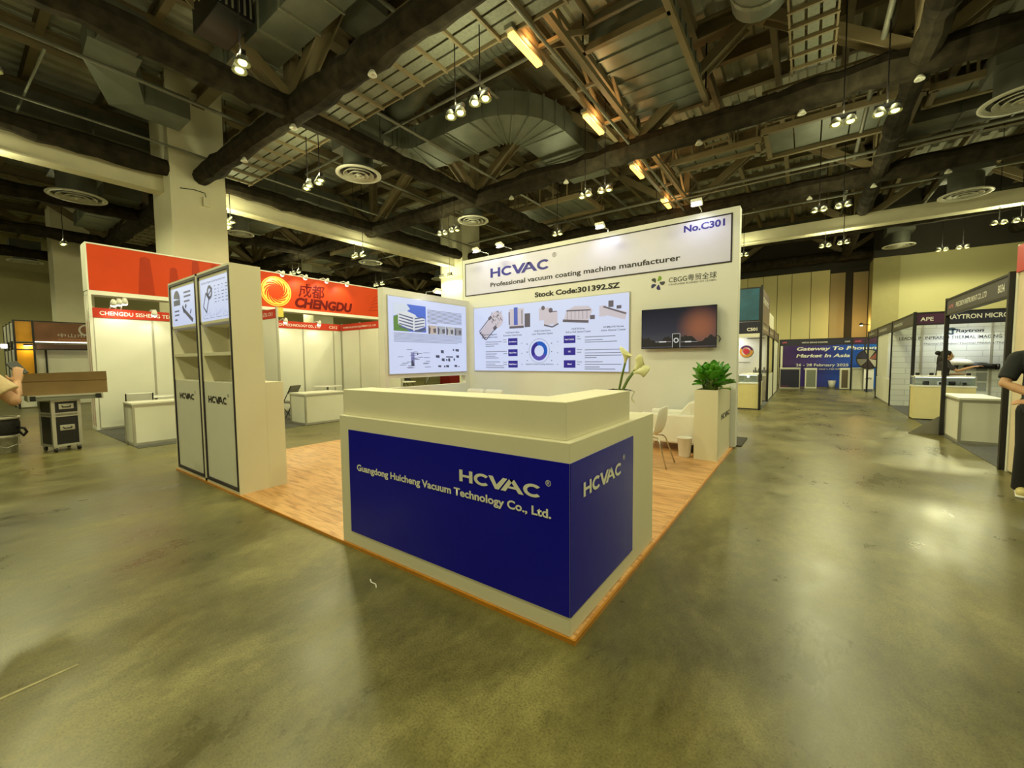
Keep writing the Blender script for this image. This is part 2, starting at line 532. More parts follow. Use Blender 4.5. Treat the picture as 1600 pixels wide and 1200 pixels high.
# trusses: lagged bottom chord, steel top chord, raking struts
XN = [-33.1, -28.0, -22.9, -17.8, -12.7, -7.6, -2.55, 2.42, 7.6]
YN = [-14.2, -8.6, -3.0, 2.6, 8.2, 13.6, 19.2, 24.6]
def wrapped(p0, p1, r):
    p0 = Vector(p0); p1 = Vector(p1); L = (p1 - p0).length
    k = max(2, int(L / 0.32)); pts = []; rr = []
    for i in range(k + 1):
        pts.append(p0.lerp(p1, i / k) + Vector((random.uniform(-.015, .015), random.uniform(-.015, .015), random.uniform(-.02, .02))))
        rr.append(r * random.uniform(0.86, 1.12))
    return MB().tube(pts, rr, 10)
def truss(axis, c, lo, hi, nodes, r=0.25):
    t = thing('roof_truss', 'roof truss', 'truss')
    t['kind'] = 'structure'
    P = (lambda a, z: (a, c, z)) if axis == 'x' else (lambda a, z: (c, a, z))
    zc = 6.5 if axis == 'x' else 6.52
    build(wrapped(P(lo, zc), P(hi, zc), r), 'bottom_chord', LAG, t)
    build(MB().hbeam(P(lo, 8.5), P(hi, 8.5), 0.28, 0.34), 'top_chord', STEEL, t)
    side = (0, 1, 0) if axis == 'x' else (1, 0, 0)
    ns = [q for q in nodes if lo - 0.1 <= q <= hi + 0.1]
    for a, b in zip(ns[:-1], ns[1:]):
        m_ = (a + b) / 2
        build(MB().hbeam(P(a + 0.15, zc + .2), P(m_ - 0.18, 8.3), 0.2, 0.26, 0.03, side), 'strut', STEEL, t)
        build(MB().hbeam(P(b - 0.15, zc + .2), P(m_ + 0.18, 8.3), 0.2, 0.26, 0.03, side), 'strut', STEEL, t)
        build(MB().hbeam(P(a, zc + .2), P(a, 8.35), 0.18, 0.2, 0.03, side), 'hanger', STEEL, t)
    return t
for y in YN[1:]:
    if y in (2.6, 13.6):
        truss('x', y, -35.9, -27.2, XN); truss('x', y, -25.9, -14.0, XN); truss('x', y, -12.55, 11.9, XN)
    else:
        truss('x', y, -35.9, 11.9, XN)
for x in XN[1:]:
    if x == -12.7:
        truss('y', x, -14.2, 1.9, YN, 0.22); truss('y', x, 3.16, 13.0, YN, 0.22); truss('y', x, 14.3, 25.6, YN, 0.22)
    elif x == -2.55:
        continue
    elif x == 7.6:
        truss('y', x, -14.2, 23.5, YN, 0.2)
    else:
        truss('y', x, -14.2, 25.6, YN, 0.2 if x > 0 else 0.22)

# open lattice girder carrying the orange tube lights
gt = thing('roof_truss', 'roof truss', 'truss'); gt['kind'] = 'structure'
for xx in (-2.42, -2.92):
    build(MB().bar((xx, -4, 6.75), (xx, 25.5, 6.75), 0.1, 0.1), 'bottom_chord', STEEL, gt)
    build(MB().bar((xx, -4, 7.7), (xx, 25.5, 7.7), 0.1, 0.1), 'top_chord', STEEL, gt)
k = 0; y = -4.0
while y < 25:
    for xx in (-2.42, -2.92):
        a, b = (6.75, 7.7) if k % 2 == 0 else (7.7, 6.75)
        build(MB().bar((xx, y, a), (xx, y + 1.4, b), 0.06, 0.08), 'lattice_brace', STEEL, gt)
    build(MB().bar((-2.92, y, 6.75), (-2.42, y, 6.75), 0.06, 0.06), 'cross_tie', STEEL, gt)
    k += 1; y += 1.4

# conduits and sprinkler pipes of the building
def pipes(name, m, pts, r):
    return struct(MB().tube(pts, r, 8), name, m, None, True)
for y, x0, x1, z, r in ((3.0, -12, -1, 7.3, .05), (5.2, -12, 11, 7.35, .035), (8.75, -12, 8, 6.95, .05), (8.95, -12, 11, 7.05, .04), (9.15, -12, 8, 6.95, .035), (10.8, -2.6, 11, 6.0, .018), (12.9, -12, 11, 6.9, .05), (14.2, -12, 11, 6.8, .05), (16.2, -12, 11, 6.9, .04), (19.8, -12, 11, 6.9, .05), (-0.9, -30, -13.4, 7.3, .04), (4.6, -34, -14, 7.0, .05), (9.0, -34, -14, 6.9, .05), (12.6, -34, -14, 7.1, .05), (16, -34, -14, 7.0, .06)):
    pipes('sprinkler_pipe', GREYP, [(x0, y, z), (x1, y, z)], r)
for x, y0, y1, z, r in ((-2.6, -4, 25, 6.55, .03), (-8.2, -4, 25, 7.0, .045), (-6.9, 2.8, 25, 6.95, .035), (-10.6, -6, 25, 7.4, .04), (-5.1, -4, 25, 7.6, .04), (1.9, 2.8, 25, 7.0, .045), (4.4, 2.8, 23, 7.2, .04), (-12.2, -3, 25, 6.9, .03), (-16.0, -6, 25, 7.0, .05), (-20, -6, 25, 7.1, .05), (-25, -6, 25, 7.0, .05)):
    pipes('sprinkler_pipe', GREYP, [(x, y0, z), (x, y1, z)], r)
# pale conduit loop dropping beside the left beam
pipes('ceiling_conduit', TRAYW, [(-10.1, -0.45, 7.0), (-13.75, -0.56, 7.0), (-13.78, 0.74, 7.0), (-13.78, 0.74, 7.35)], 0.022)

# ------------------------------------------------------------------ pendant floodlights of the hall
ORD = ['first', 'second', 'third', 'fourth', 'fifth', 'sixth', 'seventh', 'eighth', 'ninth', 'tenth']
def make_pendant():
    t = thing('pendant_floodlight', 'x', 'ceiling light')
    build(MB().tube([(0, 0, .14), (0, 0, 3.52)], 0.01, 6), 'rod', BLK, t)
    build(MB().box(-.17, .17, -.03, .03, .09, .15), 'bracket', BLK, t)
    for sx in (-.1, .1):
        h = build(MB().lathe([(.03, .12), (.06, .1), (.09, .03), (.095, .0)], (sx, 0, 0), 14), 'reflector', GREYP, t, True)
        build(MB().ball((sx, 0, .015), (.058, .058, .035), 10, 6), 'bulb', CLOUDL, h, True)
    return t
P0 = make_pendant()
used = [False]
def pendant(x, y, label, power=1.0, hot=False):
    if not used[0]:
        t = P0; used[0] = True
    else:
        t = copy_tree(P0)
    t.location = (x, y, 5.48)
    t.rotation_euler = (0, 0, random.uniform(-.3, .3))
    tag(t, label, 'ceiling light', 'hall pendant floodlights')
    d = bpy.data.lights.new('pendant_lamp', 'SPOT')
    d.energy = HALL_W * power * 4; d.color = HALL; d.shadow_soft_size = 0.12
    d.spot_size = math.radians(168 if hot else 178); d.spot_blend = 0.35
    o = bpy.data.objects.new('pendant_lamp', d); COL.objects.link(o)
    o.parent = t; o.location = (0, 0, -0.06)
    if hot: d.spot_blend = .25
    d = bpy.data.lights.new('pendant_uplight', 'POINT')
    d.energy = HALL_W * max(1.0, power * .9); d.color = HALL; d.shadow_soft_size = 0.12
    o = bpy.data.objects.new('pendant_uplight', d); COL.objects.link(o)
    o.parent = t; o.location = (0, 0, 0.22)
rows = [
 (0.8, [(-19.46, .82), (-5.44, .8)], 'row over the front aisle'),
 (3.35, [(-13.2, 3.41), (-12.67, 3.29), (-8.53, 3.36), (-8.04, 3.37), (-3.85, 3.35), (-3.29, 3.31)], 'lamp row beyond the nearest column'),
 (7.7, [(-18.24, 7.79), (-17.69, 7.8), (-13.32, 7.73), (-12.9, 7.81), (-8.6, 7.75), (-8.05, 7.73), (-3.61, 7.72), (-3.09, 7.72), (1.36, 7.5), (1.93, 7.55)], 'lamp row above the backdrop'),
 (10.0, [(-5.69, 10.03)], 'gap between two lamp rows'),
 (12.5, [(-17.8, 11.95), (-17.23, 11.93), (-13.5, 12.55), (-12.93, 12.52), (1.13, 12.56), (1.65, 12.54)], 'lamp row over the corner booth'),
 (17.2, [(-1.17, 16.9), (1.4, 17.27), (1.92, 17.15), (5.64, 17.33), (6.1, 17.39)], 'lamp row beside the cross beam'),
 (20.7, [(5.06, 20.76), (5.61, 20.74)], 'lamp row before the far wall'),
]
for yy, lst, desc in rows:
    for i, (x, y) in enumerate(lst):
        if len(lst) == 1:
            lab = 'single pendant floodlight hanging in the ' + desc
        else:
            lab = 'pendant floodlight, %s from the left in the %s' % (ORD[i], desc)
        pendant(x, y, lab, (3.2 if yy == 20.7 else .45 if yy == 3.35 and x > -6 else .4 if -13.6 < x < -12.5 else 1.0), yy == 20.7)
# grid carries on beside and behind the viewer; far-left lamps added for wall light
for i, (x, y) in enumerate([(1.6, 3.3), (6.4, 3.3), (6.4, 7.6), (-8.3, -1.2), (-3.4, -1.2), (1.6, -1.2), (6.4, -1.2), (-3.4, -5.8), (1.6, -5.8), (-13, -1.2), (-9, -5.8), (-9.2, 12.9), (-3.4, 12.9), (6.4, 12.5), (-8.3, 17.2), (-3.4, 21), (-31, 9), (-27, 12.5), (-22, 17), (-24, -4), (-31, -4), (-18, -4), (-31, 17)]):
    t = pendant(x, y, 'unseen pendant floodlight extending the hall grid outside the view', 2.3 if y < 0 and x > -14 else 5.0 if x < -28 else 2.0 if x < -10 else .6)

# round ceiling diffusers with their neck ducts
def make_diffuser():
    t = thing('ceiling_diffuser', 'x', 'air vent')
    build(MB().lathe([(.44, .05), (.47, .0), (.55, .012), (.55, .03), (.46, .07)], (0, 0, 0), 36), 'outer_ring', DIFF, t, True)
    for r, z in ((.37, -.012), (.25, -.03), (.13, -.045)):
        build(MB().lathe([(r - .09, z + .075), (r - .03, z + .03), (r, z), (r, z + .012), (r - .03, z + .045), (r - .085, z + .09)], (0, 0, 0), 30), 'cone_ring', DIFF, t, True)
    build(MB().lathe([(0.001, -.035), (.05, -.03), (.055, .0), (.001, .02)], (0, 0, 0), 20), 'centre_cap', DIFF, t, True)
    build(MB().lathe([(.44, .06), (.001, .13)], (0, 0, 0), 24), 'throat', BLK, t, True)
    build(MB().lathe([(.36, .08), (.36, .55)], (0, 0, 0), 24), 'neck', DUCT_D, t, True)
    build(MB().box(-.45, .45, -.45, .45, .55, .93), 'plenum_box', DUCT_D, t)
    return t
D0 = make_diffuser(); first = True
for x, y, s, lab in [
    (-8.46, 4.67, 1, 'round white ceiling diffuser hanging left of the two nearest bright pendants'),
    (-8.43, 9.06, .96, 'round white ceiling diffuser above the left end of the white backdrop wall'),
    (-16.1, .72, 1.15, 'large round diffuser below the beam at the left, left of the column'),
    (4.64, 16.13, 1.06, 'round diffuser in front of the cross beam at the right'),
    (4.06, 22.57, 1, 'round diffuser low above the pilaster of the far wall'),
    (-16.27, 10.55, 1, 'small round diffuser above the orange banner with golden ring'),
    (-16.23, 4.93, .8, 'round diffuser peeking out right behind the concrete column'),
    (-16.56, 15.5, .95, 'small far diffuser right above the side wall with the slot'),
    (-28.6, .74, 1.05, 'far round diffuser at the left edge, above the amber booth'),
    (4.1, 10.2, 1.05, 'large round diffuser cut by the right edge of the view')]:
    t = D0 if first else copy_tree(D0)
    first = False
    t.location = (x, y, 6.2); t.scale = (s, s, 1)
    tag(t, lab, 'air vent', 'round ceiling diffusers')

# orange tube lights under the lattice girder
def make_tube():
    t = thing('tube_light', 'x', 'ceiling light')
    build(MB().box(-.07, .07, -.5, .5, .03, .1), 'housing', GREYP, t)
    build(MB().box(-.06, .06, -.43, .43, -.03, .03), 'diffuser', TUBE, t, bevel=.015)
    build(MB().box(-.03, .03, -.03, .03, .1, .24), 'bracket', STEEL, t)
    return t
T0 = make_tube()
for i, (y, lab) in enumerate([(4.05, 'orange glowing tube light nearest the viewer, longest of the slanting line'), (6.7, 'orange tube light, second along the lattice girder from the nearest'), (9.5, 'orange tube light, third along the lattice girder'), (12.35, 'small orange tube light just above the top edge of the white backdrop wall')]):
    t = T0 if i == 0 else copy_tree(T0)
    t.location = (-2.92, y, 6.52)
    tag(t, lab, 'ceiling light', 'orange tube lights')
    d = bpy.data.lights.new('tube_lamp', 'AREA'); d.shape = 'RECTANGLE'; d.size = .12; d.size_y = .85; d.energy = 7; d.color = (1, .55, .16)
    o = bpy.data.objects.new('tube_lamp', d); COL.objects.link(o); o.parent = t; o.location = (0, 0, -.05)
    d = bpy.data.lights.new('tube_spill', 'POINT'); d.energy = 14; d.color = (1, .5, .16); d.shadow_soft_size = .1
    o = bpy.data.objects.new('tube_spill', d); COL.objects.link(o); o.parent = t; o.location = (.16, 0, .12)

# ------------------------------------------------------------------ ducts and trays
def rect_duct(mb, path, w, h, ribs=True):
    """rectangular duct along a horizontal path, raised seams as it goes"""
    path = [Vector(p) for p in path]; k = len(path); rings = []
    for i, p in enumerate(path):
        d = (path[min(i + 1, k - 1)] - path[max(i - 1, 0)]); d.z = 0; d.normalize()
        a = Vector((d.y, -d.x, 0)) * (w / 2)
        rings.append([p - a, p + a, p + a + Vector((0, 0, h)), p - a + Vector((0, 0, h))])
    base = len(mb.v)
    for r in rings: mb.v += r
    for i in range(k - 1):
        for j in range(4):
            mb.f.append((base + 4 * i + j, base + 4 * i + (j + 1) % 4, base + 4 * (i + 1) + (j + 1) % 4, base + 4 * (i + 1) + j))
    mb.f.append((base, base + 3, base + 2, base + 1)); e = base + 4 * (k - 1); mb.f.append((e, e + 1, e + 2, e + 3))
    return mb
def seams(path, w, h, m, parent, t=0.03, th=0.035):
    path = [Vector(p) for p in path]; k = len(path)
    for i, p in list(enumerate(path))[1:-1]:
        d = (path[min(i + 1, k - 1)] - path[max(i - 1, 0)]); d.z = 0; d.normalize()
        a = Vector((d.y, -d.x, 0)) * (w / 2 + t)
        z0 = Vector((0, 0, -t)); z1 = Vector((0, 0, h + t))
        q = [p - a + z0, p + a + z0, p + a + z1, p - a + z1]
        build(MB().prism([v - d * th / 2 for v in q], d * th), 'flange', m, parent)
def duct(name, label, path, w, h, m=GALV, seam=True, seam_m=None, closed=None):
    c = Vector(path[0])
    t = thing(name, label, 'duct', (c.x, c.y, c.z))
    build(rect_duct(MB(), path, w, h), 'casing', m, t)
    if seam:
        seams(path, w, h, seam_m or m, t)
    return t
def arc(cx, cy, r, a0, a1, z, n=7):
    return [(cx + r * math.cos(math.radians(a0 + (a1 - a0) * i / n)), cy + r * math.sin(math.radians(a0 + (a1 - a0) * i / n)), z) for i in range(n + 1)]
# the big sweeping duct over the backdrop
pth = [(-8.75, 3.75, 7.2), (-8.75, 4.5, 7.2), (-8.75, 5.1, 7.2)] + arc(-7.75, 5.55, 1.02, 180, 90, 7.2, 5) + [(-6.6, 6.57, 7.2)] + arc(-5.85, 7.65, 1.08, -90, 0, 7.2, 7) + [(-4.77, 8.6, 7.2), (-4.77, 9.6, 7.2), (-4.77, 10.6, 7.2)]
duct('curved_duct', 'big rectangular duct sweeping in an S over the middle of the hall', pth, 1.25, 0.55)
duct('ribbed_duct', 'pale ribbed rectangular duct at the top left, running beside the lagged truss', [(-9.1 + .74 * i, 2.03, 7.2) for i in range(10)], 0.66, 0.5, GALV, True, TRAYW)
fc = thing('fan_coil_unit', 'dark grille-topped fan box at the top left, beside the ribbed duct', 'air conditioner', (-7.3, 1.3, 7.15))
build(MB().box(-7.83, -6.78, 1.04, 1.58, 7.15, 7.8), 'casing', BLK, fc, bevel=.02)
g = MB()
for i in range(6): g.box(-6.77, -6.75, 1.06 + .09 * i, 1.09 + .09 * i, 7.2, 7.75)
build(g, 'grille', GREYP, fc)
build(MB().tube([(-7.5, 1.2, 7.8), (-7.5, 1.2, 8.6)], .015, 6), 'hanger', BLK, fc)
build(MB().tube([(-7.0, 1.45, 7.8), (-7.0, 1.45, 8.6)], .015, 6), 'hanger', BLK, fc)
el = thing('duct_elbow', 'galvanised duct elbow dropping across the upper left, above the column', 'duct', (-11.3, 1, 7.2))
build(rect_duct(MB(), [(-10.35, .55, 7.7), (-10.9, .55, 7.6), (-11.45, .9, 7.2), (-11.45, 1.3, 7.2), (-11.45, 1.95, 7.2)], .8, .5), 'casing', GALV, el)
build(rect_duct(MB(), [(-9.6, .6, 7.75), (-10.35, .55, 7.7)], .6, .4), 'collar', DUCT_D, el)
duct('flat_duct', 'wide flat duct with cross seams above the right half of the backdrop', [(-1.78, 5.5 + .42 * i, 7.2) for i in range(8)], 1.4, 0.55)
fr = thing('steel_gantry', 'steel hanging gantry around the wide flat duct', 'frame', (-1.78, 7, 7))
for xx in (-2.55, -1.0):
    build(MB().bar((xx, 3.2, 7.14), (xx, 8.5, 7.14), .1, .12), 'rail', STEEL, fr)
build(MB().bar((-2.55, 5.42, 7.14), (-1.0, 5.42, 7.14), .1, .12), 'cross_rail', STEEL, fr)
for yy in (3.4, 5.4, 8.3):
    for xx in (-2.55, -1.0):
        build(MB().tube([(xx, yy, 7.2), (xx, yy, 8.7)], .018, 6), 'hanger', BLK, fr)
sp = thing('spiral_duct', 'round spiral-wound duct curving behind the long perforated tray', 'duct', (-6, 5.2, 7.9))
s_pts = [(-3.6, 5.2, 8.0), (-4.6, 5.2, 8.0), (-5.6, 5.2, 8.0), (-6.2, 5.2, 8.05), (-6.6, 5.25, 8.07), (-6.95, 5.4, 8.08), (-7.3, 5.55, 8.08), (-7.7, 5.6, 8.08), (-8.3, 5.6, 8.08)]
build(MB().tube(s_pts, .24, 16), 'pipe', GALV, sp, True)
rb = MB()
for i in range(16):
    rb.tube([(-3.7 - .15 * i, 5.2, 8.0), (-3.73 - .15 * i, 5.2, 8.0)], .255, 16)
build(rb, 'spiral_rib', GALV, sp)
fx = thing('round_duct', 'fat round insulated duct with pale tape seams at the top, right of centre', 'duct', (.1, 6, 6.9))
build(MB().tube([(.35, 4.3, 7.5), (.3, 5.0, 7.35), (.25, 5.6, 7.3), (.2, 6.2, 7.3)], .42, 20), 'pipe', GALV, fx, True)
build(MB().tube([(.3, 5.05, 7.34), (.29, 5.13, 7.34)], .435, 20), 'tape_band', TRAYW, fx)
build(MB().tube([(.23, 5.85, 7.3), (.22, 5.93, 7.3)], .435, 20), 'tape_band', TRAYW, fx)

def tray(name, label, axis, a0, a1, c0, c1, z, step=.6):
    t = thing(name, label, 'cable tray', (a0, c0, z) if axis == 'x' else (c0, a0, z))
    B = (lambda mb, p, q, r, s, z0, z1: mb.box(p, q, r, s, z0, z1)) if axis == 'x' else (lambda mb, p, q, r, s, z0, z1: mb.box(r, s, p, q, z0, z1))
    w = (c1 - c0) / 3
    for i in range(3):
        build(B(MB(), a0, a1, c0 + w * i + .02, c0 + w * (i + 1) - .02, z, z + .03), 'perforated_plate', TRAYW, t)
    p = a0 + .2
    while p < a1:
        build(B(MB(), p, p + .04, c0 - .05, c1 + .05, z - .06, z - .001), 'cross_bar', STEEL, t); p += step
    for c in (c0 - .04, c1 + .01):
        build(B(MB(), a0, a1, c, c + .03, z - .04, z + .1), 'side_rail', STEEL, t)
    return t
tray('cable_tray', 'long pale perforated cable tray running right from the column beside the lagged truss', 'x', -12.4, -1.9, 2.98, 3.68, 6.62)
tray('cable_tray', 'pale cable tray behind the column, above the red banner', 'x', -24, -14.2, 2.98, 3.68, 6.62)
tray('cable_tray', 'short bundle of pale perforated trays at the top, right of the wide flat duct', 'y', 5.4, 8.25, .6, 1.2, 7.0, .4)
tray('cable_tray', 'small far cable tray with bars behind the lattice girder', 'y', 8.7, 10.2, -1.3, -.8, 7.0, .3)

def catwalk(label, x0, x1, y0, y1, z, n):
    t = thing('service_catwalk', label, 'catwalk', (x0, y0, z))
    w = (x1 - x0) / n
    for i in range(n):
        build(MB().box(x0 + w * i + .015, x0 + w * (i + 1) - .015, y0, y1, z, z + .05), 'floor_panel', GALV, t)
    for yy in (y0, y1):
        build(MB().bar((x0 - .1, yy, z - .03), (x1 + .1, yy, z - .03), .1, .14), 'edge_rail', STEEL, t)
        build(MB().bar((x0 - .1, yy, z + .9), (x1 + .1, yy, z + .9), .05, .05), 'hand_rail', STEEL, t)
    for i in range(n + 1):
        for yy in (y0, y1):
            build(MB().bar((x0 + w * i, yy, z), (x0 + w * i, yy, z + .9), .04, .04), 'baluster', STEEL, t)
    for i in (0, n):
        build(MB().bar((x0 + w * i, y0, z - .03), (x0 + w * i, y1, z - .03), .1, .14), 'end_rail', STEEL, t)
    return t
catwalk('service catwalk with panelled underside behind the two pendants at the right', 0.0, 2.75, 10.25, 11.8, 7.0, 5)
catwalk('narrow catwalk underside running left of the panelled one, above the lattice girder', -2.2, -.2, 10.35, 10.95, 6.9, 4)
catwalk('catwalk underside continuing right past the truss, below the right diffuser', 2.95, 7.0, 10.3, 11.0, 6.95, 7)
catwalk('panelled catwalk underside above the middle of the backdrop wall', -8.6, -5.3, 11.0, 12.6, 7.0, 6)
catwalk('far catwalk with balusters behind the orange banner', -20, -14.5, 9.3, 10.4, 6.6, 10)
duct('box_duct', 'dull rectangular duct running away behind the left beam', [(-15.3, -4 + 1.6 * i, 7.6) for i in range(12)], 1.2, .6, DUCT_D)
duct('box_duct', 'dull rectangular duct crossing high at the far right', [(2.8 + 1.0 * i, 13.0, 7.2) for i in range(9)], .9, .6, DUCT_D)
duct('box_duct', 'dull duct crossing behind the cross beam toward the far wall', [(-1.0 + 1.4 * i, 21.3, 6.9) for i in range(9)], 1.0, .6, DUCT_D)
duct('box_duct', 'dull duct between the nearest truss and the lattice girder at the top centre', [(-5.9, -3 + .9 * i, 7.74) for i in range(8)], .9, .5, DUCT_D)
duct('box_duct', 'rectangular duct high at the top right behind the raking struts', [(4.9, 3.5 + 1.2 * i, 7.7) for i in range(8)], 1.1, .55, DUCT_D)
duct('box_duct', 'wide duct with bright flanges above the left diffuser', [(-22 + 1.0 * i, 1.9, 6.75) for i in range(6)], .9, .5, GALV, True, TRAYW)
duct('box_duct', 'wide pale duct behind the nearest column, left of the far diffuser', [(-21 + 1.0 * i, 5.9, 6.9) for i in range(7)], 1.2, .5, GALV, True, STEEL)

# white sprinkler cups under the truss chords
CUP = None
for i, (x, y, lab) in enumerate([(-6.2, 8.2, 'white cup fitting on the middle truss, left of the sweeping duct end'), (-4.4, 8.2, 'white cup fitting on the middle truss, right of the raking strut'), (-1.1, 8.2, 'white cup fitting on the middle truss, above the lattice girder'), (.75, 8.2, 'white cup fitting on the truss below the short tray bundle'), (2.4, 8.2, 'white cup fitting where the two trusses cross at the upper right'), (.9, 13.6, 'white cup fitting on the far truss above the backdrop corner'), (2.35, 13.6, 'white cup fitting on the far truss crossing, left of the right diffuser'), (3.8, 13.6, 'white cup fitting on the far truss, above the right beam'), (-9.9, 2.6, 'white cup fitting on the near lagged truss, left part'), (-7.6, 2.6, 'white cup fitting on the near lagged truss crossing'), (-5.0, 2.6, 'white cup fitting on the near lagged truss, near the top edge')]):
    if CUP is None:
        CUP = build(MB().lathe([(.001, .08), (.03, .06), (.07, -.01), (.075, -.03), (.06, -.03), (.001, .0)], (0, 0, 0), 14), 'sprinkler_cup', DIFF, None, True); o = CUP
    else:
        o = CUP.copy(); COL.objects.link(o)
    o.location = (x, y, 6.2)
    tag(o, lab, 'sprinkler', 'sprinkler cups under the trusses')

# ------------------------------------------------------------------ the white stand: platform
X, Yv, Zv = (1, 0, 0), (0, 1, 0), (0, 0, 1)
pf = thing('stand_platform', 'low oak laminate platform with orange edge under the white stand', 'platform', (-3, 2.8, 0))
build(MB().box(-5.99, 0.02, 0.0, 5.72, 0.0, 0.025), 'deck', WOOD, pf)
build(MB().box(0.02, 0.034, -0.012, 5.5, 0.0, 0.025).box(-5.99, 0.02, -0.012, 0.0, 0.0, 0.025), 'edge_trim', EDGE, pf)

# ------------------------------------------------------------------ reception counter
ct = thing('reception_counter', 'L-shaped white reception counter with navy front panels, in the foreground', 'counter', (-1, .6, .025))
zl, zu, zb = 1.0326, 1.233, 0.025
def lprism(x0, x1, y0, y1, w, d, z0, z1):
    """L plan: front run from x0 to x1, side run up to y1"""
    return MB().prism([(x0, y0, z0), (x1, y0, z0), (x1, y1, z0), (x1 - w, y1, z0), (x1 - w, y0 + d, z0), (x0, y0 + d, z0)], (0, 0, z1 - z0))
build(lprism(-2.03, 0, 0, 1.376, .5, .5, zb, zl), 'body', WHITE, ct, bevel=.004)
ut = MB().prism([(-2.03, .04, zl), (-.04, .04, zl), (-.04, .964, zl), (-.3, .964, zl), (-.3, .3, zl), (-2.03, .3, zl)], (0, 0, zu - zl))
build(ut, 'upper_shelf', WHITE, ct, bevel=.004)
build(MB().box(-1.909, -.002, -.004, 0, .1296, .9288), 'front_panel', NAVY, ct)
build(MB().box(0, .004, .0, .916, .1296, .9288), 'side_panel', NAVY, ct)
hcvac(ct, WHITEV, (-.749, -.004, .72), X, .592, .072, label='white emblem lettering on the navy front panel')
lettering('Guangdong Huicheng Vacuum Technology Co., Ltd.', WHITEV, ct, (-1.806, -.004, .625), X, width=1.70, cap=.049, bold=.03, label='white company name on the navy front panel')
hcvac(ct, WHITEV, (.004, .141, .72), Yv, .556, .078, label='white emblem lettering on the navy side panel')

# glass vase with calla lilies on the counter
vs = thing('glass_vase', 'clear wavy glass vase holding the lilies behind the counter shelf', 'vase', (-.19, 1.14, zl))
build(MB().lathe([(.045, 0), (.06, .02), (.055, .1), (.06, .15), (.085, .19), (.08, .19), (.052, .15), (.047, .1), (.05, .025), (.001, .012)], (-.19, 1.14, zl), 18), 'bowl', GLASS, vs, True)
for a, nm in ((0, 'r'), (2.4, 'l')):
    build(MB().tube([(-.19 + .085 * math.cos(a), 1.14 + .085 * math.sin(a), zl + .19), (-.19 + .12 * math.cos(a), 1.14 + .12 * math.sin(a), zl + .18), (-.19 + .1 * math.cos(a), 1.14 + .1 * math.sin(a), zl + .13), (-.19 + .12 * math.cos(a), 1.14 + .12 * math.sin(a), zl + .09)], .005, 6), 'curl', GLASS, vs, True)
def calla(label, pts, ax, s):
    t = thing('calla_lily', label, 'flower', pts[0])
    build(MB().tube(pts, .0085, 8), 'stem', STEM, t, True)
    tip = Vector(pts[-1]); ax = Vector(ax).normalized()
    a = ax.cross(Vector((.3, .4, 1))).normalized(); b = a.cross(ax).normalized()
    mb = MB(); n = 18; k = 7; base = 0
    for i in range(k):
        q = i / (k - 1)
        for j in range(n):
            th = 2 * math.pi * j / n
            flare = .009 + .048 * q ** 1.9
            lip = 1 + .55 * q * max(0, math.cos(th)) ** 2
            h = q * .115 * (1 + .35 * max(0, math.cos(th)) ** 3) - .02 * q ** 4 * (1 - math.cos(th))
            mb.v.append(tip + (ax * h + (a * math.cos(th) * lip + b * math.sin(th)) * flare) * s)
    for i in range(k - 1):
        for j in range(n):
            mb.f.append((i * n + j, i * n + (j + 1) % n, (i + 1) * n + (j + 1) % n, (i + 1) * n + j))
    o = build(mb, 'spathe', PETAL, t, True)
    md = o.modifiers.new('thick', 'SOLIDIFY'); md.thickness = .002
    build(MB().tube([tip + ax * .01, tip + ax * .06 * s], [.006, .004], 8), 'spadix', GOLD, t, True)
calla('tallest cream calla lily, upright at the left of the vase', [(-.2, 1.13, 1.06), (-.185, 1.14, 1.22), (-.16, 1.14, 1.34), (-.14, 1.14, 1.42)], (.12, .05, 1), .78)
calla('cream calla lily in the middle, facing up and right', [(-.185, 1.15, 1.06), (-.175, 1.155, 1.2), (-.13, 1.165, 1.3), (-.085, 1.18, 1.365)], (.45, .3, .75), .75)
calla('lowest cream calla lily, bending out to the right', [(-.18, 1.13, 1.06), (-.165, 1.14, 1.2), (-.12, 1.14, 1.29), (-.08, 1.145, 1.35)], (.9, .35, .15), .75)

